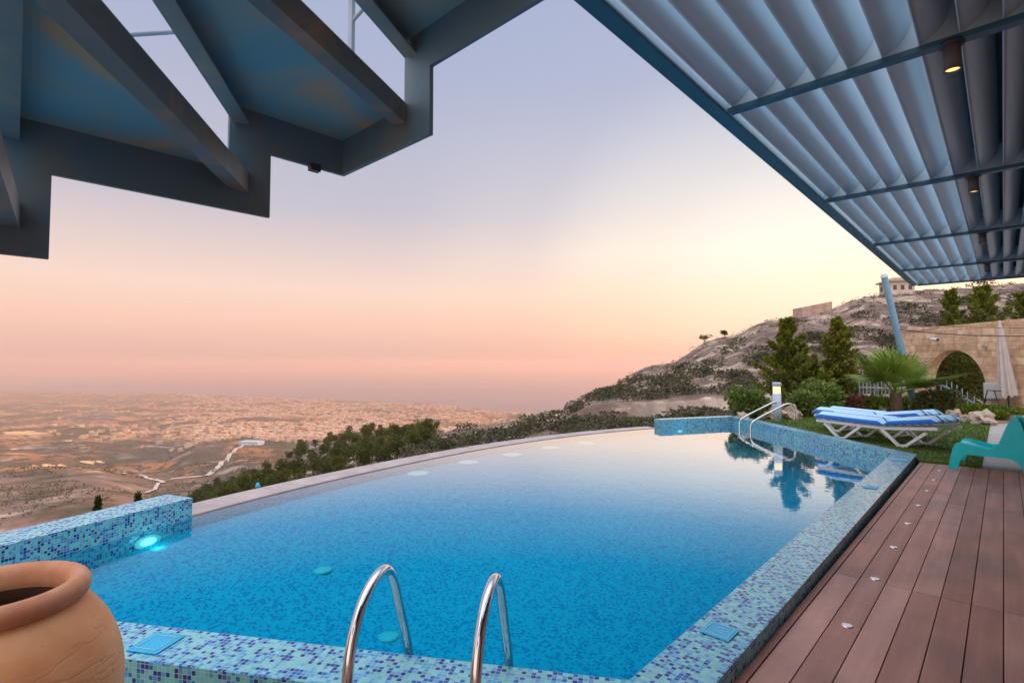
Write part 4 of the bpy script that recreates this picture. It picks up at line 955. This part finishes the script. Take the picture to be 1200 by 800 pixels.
# ------------------------------------------------------------------ terracotta pot
pc=LD((5-600)/F*1.62,1.62,0)
t=empty('terracotta_pot',pc); tag(t,'large terracotta jar with a thick rim in the near left corner','pot')
zr=CZ+elev(690)*1.62
mb=MB(); body=[(.0,.0),(.19,.0),(.22,.02),(.27,.15),(.325,.30),(.355,.45),(.350,.56),(.318,.66),(.27,.735),(.228,.775),(.222,zr-.045)]
def sm(prof,it=2):
    for _ in range(it):
        q=[prof[0]]
        for a,b_ in zip(prof,prof[1:]): q+= [(a[0]*.75+b_[0]*.25,a[1]*.75+b_[1]*.25),(a[0]*.25+b_[0]*.75,a[1]*.25+b_[1]*.75)]
        q.append(prof[-1]); prof=q
    return prof
body=[(r_*.92,z*zr/.83) for r_,z in body]
mb.lathe(sm(body),72); mb2=MB(); mb2.lathe(sm([(.163,zr-.045),(.172,zr-.10),(.22,zr-.2),(.27,zr-.4),(.24,.2),(0,.1)]),72); M['lining']=noisy('shade_dark_clay',[(.3,(.06,.028,.018)),(.7,(.14,.065,.04))],6,6,.9); mb2.build('inner_lining',M['lining'],t); mb.build('body',M['terra'],t)  # inner clay darkened to stand for the shade inside the jar
mb=MB(); mb.lathe(sm([(.180,zr-.05),(.204,zr-.062),(.228,zr-.045),(.231,zr-.012),(.213,zr+.010),(.190,zr+.010),(.171,zr-.006),(.162,zr-.04),(.164,zr-.06)]),72); M['terra_rim']=noisy('terracotta_rim',[(.3,(.42,.15,.07)),(.5,(.54,.22,.11)),(.75,(.64,.34,.19))],6,9,.7,bump=.3,bscale=40,bdist=.004); mb.build('rim',M['terra_rim'],t)
hp=Vector((0,0,zr-.30)); a_=-1.18
# ------------------------------------------------------------------ staircase
st=empty('metal_staircase',(0,0,0)); tag(st,'dark blue steel winding staircase seen from below','staircase')
X0=-1.50; Y0=.835; cen=Vector((-.76,.01))
# unrolled outer string : s along Y up to the corner, then along X
SC=Y0
def unroll(s_,off=0):
    if s_<=SC: return (X0-off,s_ if off==0 else min(s_,SC)+(off if s_>=SC-1e-6 else 0))
    return (X0+(s_-SC),Y0+off)
zb=[1.54,1.725,1.91,2.09,2.27,2.45,2.63]; sj=[-.32,.150,.615,SC+(-1.065-X0),SC+(-.62-X0),SC+(-.2-X0)]
segs=[]
s_prev=-.9
mbs=MB(); H=.115; G=.11
def plate(s0,s1,z0,z1):
    for a,b_ in ([(s0,SC),(SC,s1)] if s0<SC<s1 else [(s0,s1)]):
        legx=(a+b_)/2<=SC
        if legx:
            e=.012 if abs(b_-SC)<1e-6 else 0
            p=[(X0,a),(X0,b_),(X0-.012,b_+e),(X0-.012,a)]
        else:
            e=.012 if abs(a-SC)<1e-6 else 0
            p=[(X0+a-SC,Y0),(X0+b_-SC,Y0),(X0+b_-SC,Y0+.012),(X0+a-SC-e,Y0+.012)]
            
        n=4; v_=[(q[0],q[1],z0) for q in p]+[(q[0],q[1],z1) for q in p]
        mbs.add(v_,[(0,1,2,3),(7,6,5,4),(0,4,5,1),(1,5,6,2),(2,6,7,3),(3,7,4,0)])
bound=[-.9]+sj+[1.9]
for i in range(len(zb)):
    s0,s1=bound[i],bound[i+1]
    plate(s0,s1,zb[i],zb[i]+H)                     # run of the zigzag
    if i<len(zb)-1: plate(s1-G,s1,zb[i]+H,zb[i+1]+H)  # rise of the zigzag
    # (the rise column continues under the next run)
mbs.build('stringer',M['stair'],st)
def treadpoly(i,sa,sb):
    pts=[unroll(sa)]
    if sa<SC<sb: pts.append((X0,Y0))
    pts.append(unroll(sb)); return [Vector(p) for p in pts]
sp_=[(-.30,.10),(.06,.555),(.520,SC+(-1.165-X0)),(SC+(-1.165-X0),SC+(-.64-X0)),(SC+(-.62-X0),SC+.9),(-.75,-.34)]
zi=[1,2,3,4,5,0]
for (sa,sb),k in zip(sp_,zi):
    zu=zb[k]+H-.008; o_=treadpoly(k,sa,sb); A=o_[0];B=o_[-1]
    def toward(p,f): return p+(cen-p)*f
    ia,ib=toward(A,.86),toward(B,.86)
    if k in (5,): ia=toward(A,.86); ib=Vector((B.x,.05))
    if k==0: ia=Vector((cen.x-.05,A.y));
    poly=o_+[ib,ia]
    # slightly inside the string
    mb=MB(); mb.prism([(p.x,p.y) for p in poly],zu,zu+.006); tr=mb.build('tread',M['stair_plate'],st)
    for (p,q) in ((A,ia),(B,ib)):
        mb=MB(); d=(q-p).normalized(); n=left(d); 
        inw=((A+B+ia+ib)/4-(p+q)/2); n=n if n.dot(inw)>0 else -n
        a0=p+d*.008; mb.beam((a0.x,a0.y,zu-.023),(q.x,q.y,zu-.023),.006,.046); 
        a1=a0+n*.017;b1_=q+n*.017; mb.beam((a1.x,a1.y,zu-.049),(b1_.x,b1_.y,zu-.049),.040,.006); mb.build('angle_bar',M['worn'],tr)
    # weld seam line where tread meets string
# balusters seen above the treads
def on_x(px,py): d=ray(px,py); t_=X0/d.x; return Vector((X0,d.y*t_,CZ+d.z*t_))
def on_y(px,py,y=Y0+.03): d=ray(px,py); t_=y/d.y; return Vector((d.x*t_,y,CZ+d.z*t_))
q=on_y(412,30); mb=MB(); mb.box((q.x,q.y,2.95),(.022,.012,1.5)); mb.build('baluster',M['fence'],st)
a=on_y(415,23); b_=on_y(440,-6); mb=MB(); mb.tube([a,b_,b_+(b_-a)*3],.006,8); mb.build('rail',M['fence'],st)
a=on_x(148,41); b_=on_x(212,37); mb=MB(); mb.tube([a,b_],.006,8); mb.build('rail',M['fence'],st)
q=on_y(362,192,Y0+.0); mb=MB(); mb.box((U(361,192,2.09).x,U(361,192,2.09).y+.02,2.083),(.022,.03,.02)); mb.build('bracket',M['dark'],st)
# ------------------------------------------------------------------ pergola
pg=empty('louvred_pergola',(0,0,0)); tag(pg,'grey louvred pergola with blue beams over the deck','pergola')
PZ=3.0; XL=-1.265; YE=12.75; beams=[.78,3.17,5.54,8.02,10.55,YE-.03]
mb=MB(); mb.box((XL+.045,(YE-1)/2,PZ+.10),(.085,YE+1,.20)); mb.build('edge_beam',M['pergola'],pg,bevel=.004)
mb=MB(); mb.box((XL+.094,(YE-1)/2,PZ+.035),(.010,YE+1,.05)); mb.build('edge_trim',M['blade'],pg)
for y in beams:
    mb=MB(); mb.box((XL+.10+2.0,y,PZ+.006),(4.0,.055,.03)); cb=mb.build('cross_beam',M['pergola'],pg,bevel=.003)
    mb=MB(); mb.box((XL+.10+2.0,y,PZ+.115),(4.0,.02,.185)); mb.build('web_plate',M['blade'],cb)
def blade(x0,y0,y1):
    mb=MB(); n=12; pr=[]
    a0_,a1_=math.radians(12),math.radians(84)
    for k in range(n+1):
        a=a0_+(a1_-a0_)*k/n; pr.append((x0+.122*(math.sin(a)-math.sin(a0_))/(math.sin(a1_)-math.sin(a0_)),PZ+.034+.165*(math.cos(a0_)-math.cos(a))/(math.cos(a0_)-math.cos(a1_))))
    top=[(x,z+.004) for x,z in pr]
    L=[(x0,PZ+.022)]+pr
    a_=[(x,y0,z) for x,z in L]; b__=[(x,y1,z) for x,z in L]; m_=len(L)
    mb.add(a_+b__,[(i,m_+i,m_+i+1,i+1) for i in range(m_-1)],True)
    # upper skin
    U_=[(x-.006,z+.007) for x,z in L]; a_=[(x,y0,z) for x,z in U_]; b__=[(x,y1,z) for x,z in U_]
    mb.add(a_+b__,[(i,i+1,m_+i+1,m_+i) for i in range(m_-1)],True)
    # lip and upper edge closed
    for j in(0,m_-1):
        mb.face([(L[j][0],y0,L[j][1]),(L[j][0],y1,L[j][1]),(U_[j][0],y1,U_[j][1]),(U_[j][0],y0,U_[j][1])])
    return mb
nb=17
for bi,(ya,yb) in enumerate(zip(beams,beams[1:])):
    for k in range(nb):
        x0=-1.138+.148*k
        blade(x0,ya+.012,yb-.012).build('blade',M['blade'],pg)
mb=MB(); mb.box((1.44,5.9,PZ+.27),(3.2,13.7,.06)); mb.build('roof_panel',M['roofd'],pg)
mb=MB(); mb.box((1.44,YE+.03,PZ+.22),(3.2,.04,.17)); mb.build('fascia',M['roofd'],pg)
t=empty('unseen_villa_wall',(2.2,5,0)); tag(t,'unseen villa wall added to cut the light from the right of the terrace','wall')  # wall and doors out of view, added to keep side light off the blades
mb=MB()
for y0,y1,z0,z1 in ((-8,-4,0,3.3),(-2,1,0,3.3),(3,6,0,3.3),(8,8.6,0,3.3),(-4,-2,2.4,3.3),(1,3,2.4,3.3),(6,8,2.4,3.3)): mb.box((.15,(y0+y1)/2,(z0+z1)/2),(.3,y1-y0,z1-z0))
mb.build('masonry',M['house'],t)
for y in(-3,2,7):
    mb=MB(); mb.box((.1,y,1.2),(.03,2.0,2.4)); mb.build('door',M['winglass'],t)
for i,(y,lab) in enumerate(((3.17,'brightest ceiling spotlight, nearest the camera'),(5.56,'second ceiling spotlight from the camera, seen from the side'),(8.05,'third ceiling spotlight from the camera'),(10.58,'farthest ceiling spotlight under the pergola'))):
    if i==0:
        s0_=empty('spotlight',(-.135,y,PZ-.009))
        mb=MB(); mb.lathe([(0,0),(.034,0),(.034,-.125),(.029,-.125),(.028,-.10)],28); mb.build('housing',M['spot'],s0_)
        M['warm']=emit('warm_lens',(1,.60,.20),1.8); mb=MB(); mb.lathe([(0,-.116),(.029,-.116)],28); mb.build('lens',M['warm'],s0_); mb=MB(); mb.lathe([(0,.0085),(.05,.0085),(.05,-.006),(0,-.006)],28); mb.build('mount',M['dark'],s0_); q=s0_
    else: q=copy_tree(s0_); q.location=(-.135,y,PZ-.009)
    tag(q,lab,'spotlight','spotlights under the pergola beams')
# ------------------------------------------------------------------ sky, sun, haze, camera
SUN_AZ=math.radians(52); SUN_EL=math.radians(7.5)   # right of the view direction
sd=(FH*math.cos(SUN_AZ)+Fr*math.sin(SUN_AZ))*math.cos(SUN_EL)+Vector((0,0,math.sin(SUN_EL)))
wd=bpy.data.worlds.new('World'); S.world=wd; wd.use_nodes=True; nt=wd.node_tree; bg=nt.nodes['Background']
tc=nt.nodes.new('ShaderNodeTexCoord'); sp=nt.nodes.new('ShaderNodeSeparateXYZ'); nt.links.new(tc.outputs['Generated'],sp.inputs[0])
r1=ramp(nt,[(.0,(.70,.43,.38)),(.03,(.80,.51,.44)),(.07,(.95,.60,.48)),(.13,(.95,.70,.59)),(.27,(.56,.54,.62)),(.50,(.41,.46,.64)),(.8,(.34,.42,.62))]); nt.links.new(sp.outputs[2],r1.inputs[0])
r2=ramp(nt,[(.0,(.80,.46,.36)),(.02,(.90,.50,.37)),(.06,(1.0,.62,.44)),(.13,(1.0,.74,.57)),(.20,(.97,.83,.72)),(.30,(.76,.71,.71)),(.46,(.46,.50,.66)),(.8,(.34,.42,.62))]); nt.links.new(sp.outputs[2],r2.inputs[0])
gdir=(FH*math.cos(math.radians(28))+Fr*math.sin(math.radians(28)))
dp=N(nt,'ShaderNodeVectorMath',operation='DOT_PRODUCT'); nt.links.new(tc.outputs['Generated'],dp.inputs[0]); dp.inputs[1].default_value=tuple((gdir+Vector((0,0,.10))).normalized())
gl=ramp(nt,[(.74,(0,0,0)),(.88,(.35,.35,.35)),(.96,(.9,.9,.9)),(1.,(1,1,1))]); gl.color_ramp.interpolation='EASE'; nt.links.new(dp.outputs['Value'],gl.inputs[0])
base=mix(nt,gl.outputs[0],r1.outputs[0],r2.outputs[0])
g2=ramp(nt,[(.90,(0,0,0)),(.97,(.05,.06,.04)),(1,(.12,.14,.12))]); nt.links.new(dp.outputs['Value'],g2.inputs[0])
base=mix(nt,1.,base,g2.outputs[0],'ADD')
sky=nt.nodes.new('ShaderNodeTexSky'); sky.sky_type='NISHITA'; sky.sun_disc=False; sky.sun_elevation=SUN_EL; sky.sun_rotation=math.atan2(sd.x,sd.y); sky.altitude=400; sky.dust_density=3.
skc=mix(nt,1.,sky.outputs[0],(.012,.012,.012),'MULTIPLY')
tot=mix(nt,1.,base,skc,'ADD')
# fill brightness added to the unseen sky overhead and behind the terrace
up_=ramp(nt,[(.58,(0,0,0)),(.85,(1.25,1.30,1.38))]); nt.links.new(sp.outputs[2],up_.inputs[0]); tot=mix(nt,1.,tot,up_.outputs[0],'ADD')
bd=N(nt,'ShaderNodeVectorMath',operation='DOT_PRODUCT'); nt.links.new(tc.outputs['Generated'],bd.inputs[0]); bd.inputs[1].default_value=tuple(-FH)
bk=ramp(nt,[(.0,(0,0,0)),(.6,(.85,.70,.56))]); nt.links.new(bd.outputs['Value'],bk.inputs[0]); tot=mix(nt,1.,tot,bk.outputs[0],'ADD'); nt.links.new(tot,bg.inputs[0]); bg.inputs[1].default_value=1.0
sl=bpy.data.lights.new('sun','SUN'); sl.energy=5.0; sl.angle=math.radians(1.0); sl.color=(1,.55,.30); so=bpy.data.objects.new('sun',sl); COL.objects.link(so); so.rotation_euler=(-sd).to_track_quat('-Z','Y').to_euler()
# haze
hb=MB(); hb.box(LD(0,29000,(100-460)/2),(90000,64000,560),YAW); hz=hb.build('haze'); tag(hz,'thin pinkish haze over the valley and sea','haze',kind='stuff')
m=bpy.data.materials.new('haze_air'); m.use_nodes=True; nt=m.node_tree; nt.nodes.remove(nt.nodes['Principled BSDF']); pv=nt.nodes.new('ShaderNodeVolumePrincipled'); pv.inputs['Color'].default_value=(1.,.72,.63,1); pv.inputs['Density'].default_value=1.2e-4; pv.inputs['Anisotropy'].default_value=.2
nt.links.new(pv.outputs[0],nt.nodes['Material Output'].inputs['Volume']); hz.data.materials.append(m)
cam=bpy.data.cameras.new('camera'); cam.sensor_width=36; cam.lens=F/1200*36; cam.clip_start=.05; cam.clip_end=120000; co=bpy.data.objects.new('camera',cam); COL.objects.link(co); co.location=(0,0,CZ); co.rotation_euler=Ff.to_track_quat('-Z','Y').to_euler(); S.camera=co
S.view_settings.view_transform='Standard'; S.view_settings.look='None'; S.view_settings.exposure=0.0; S.view_settings.gamma=1
S.cycles.use_denoising=True; S.cycles.max_bounces=8; S.cycles.diffuse_bounces=3; S.cycles.glossy_bounces=3; S.cycles.transparent_max_bounces=12; S.cycles.sample_clamp_indirect=4; S.cycles.volume_bounces=0
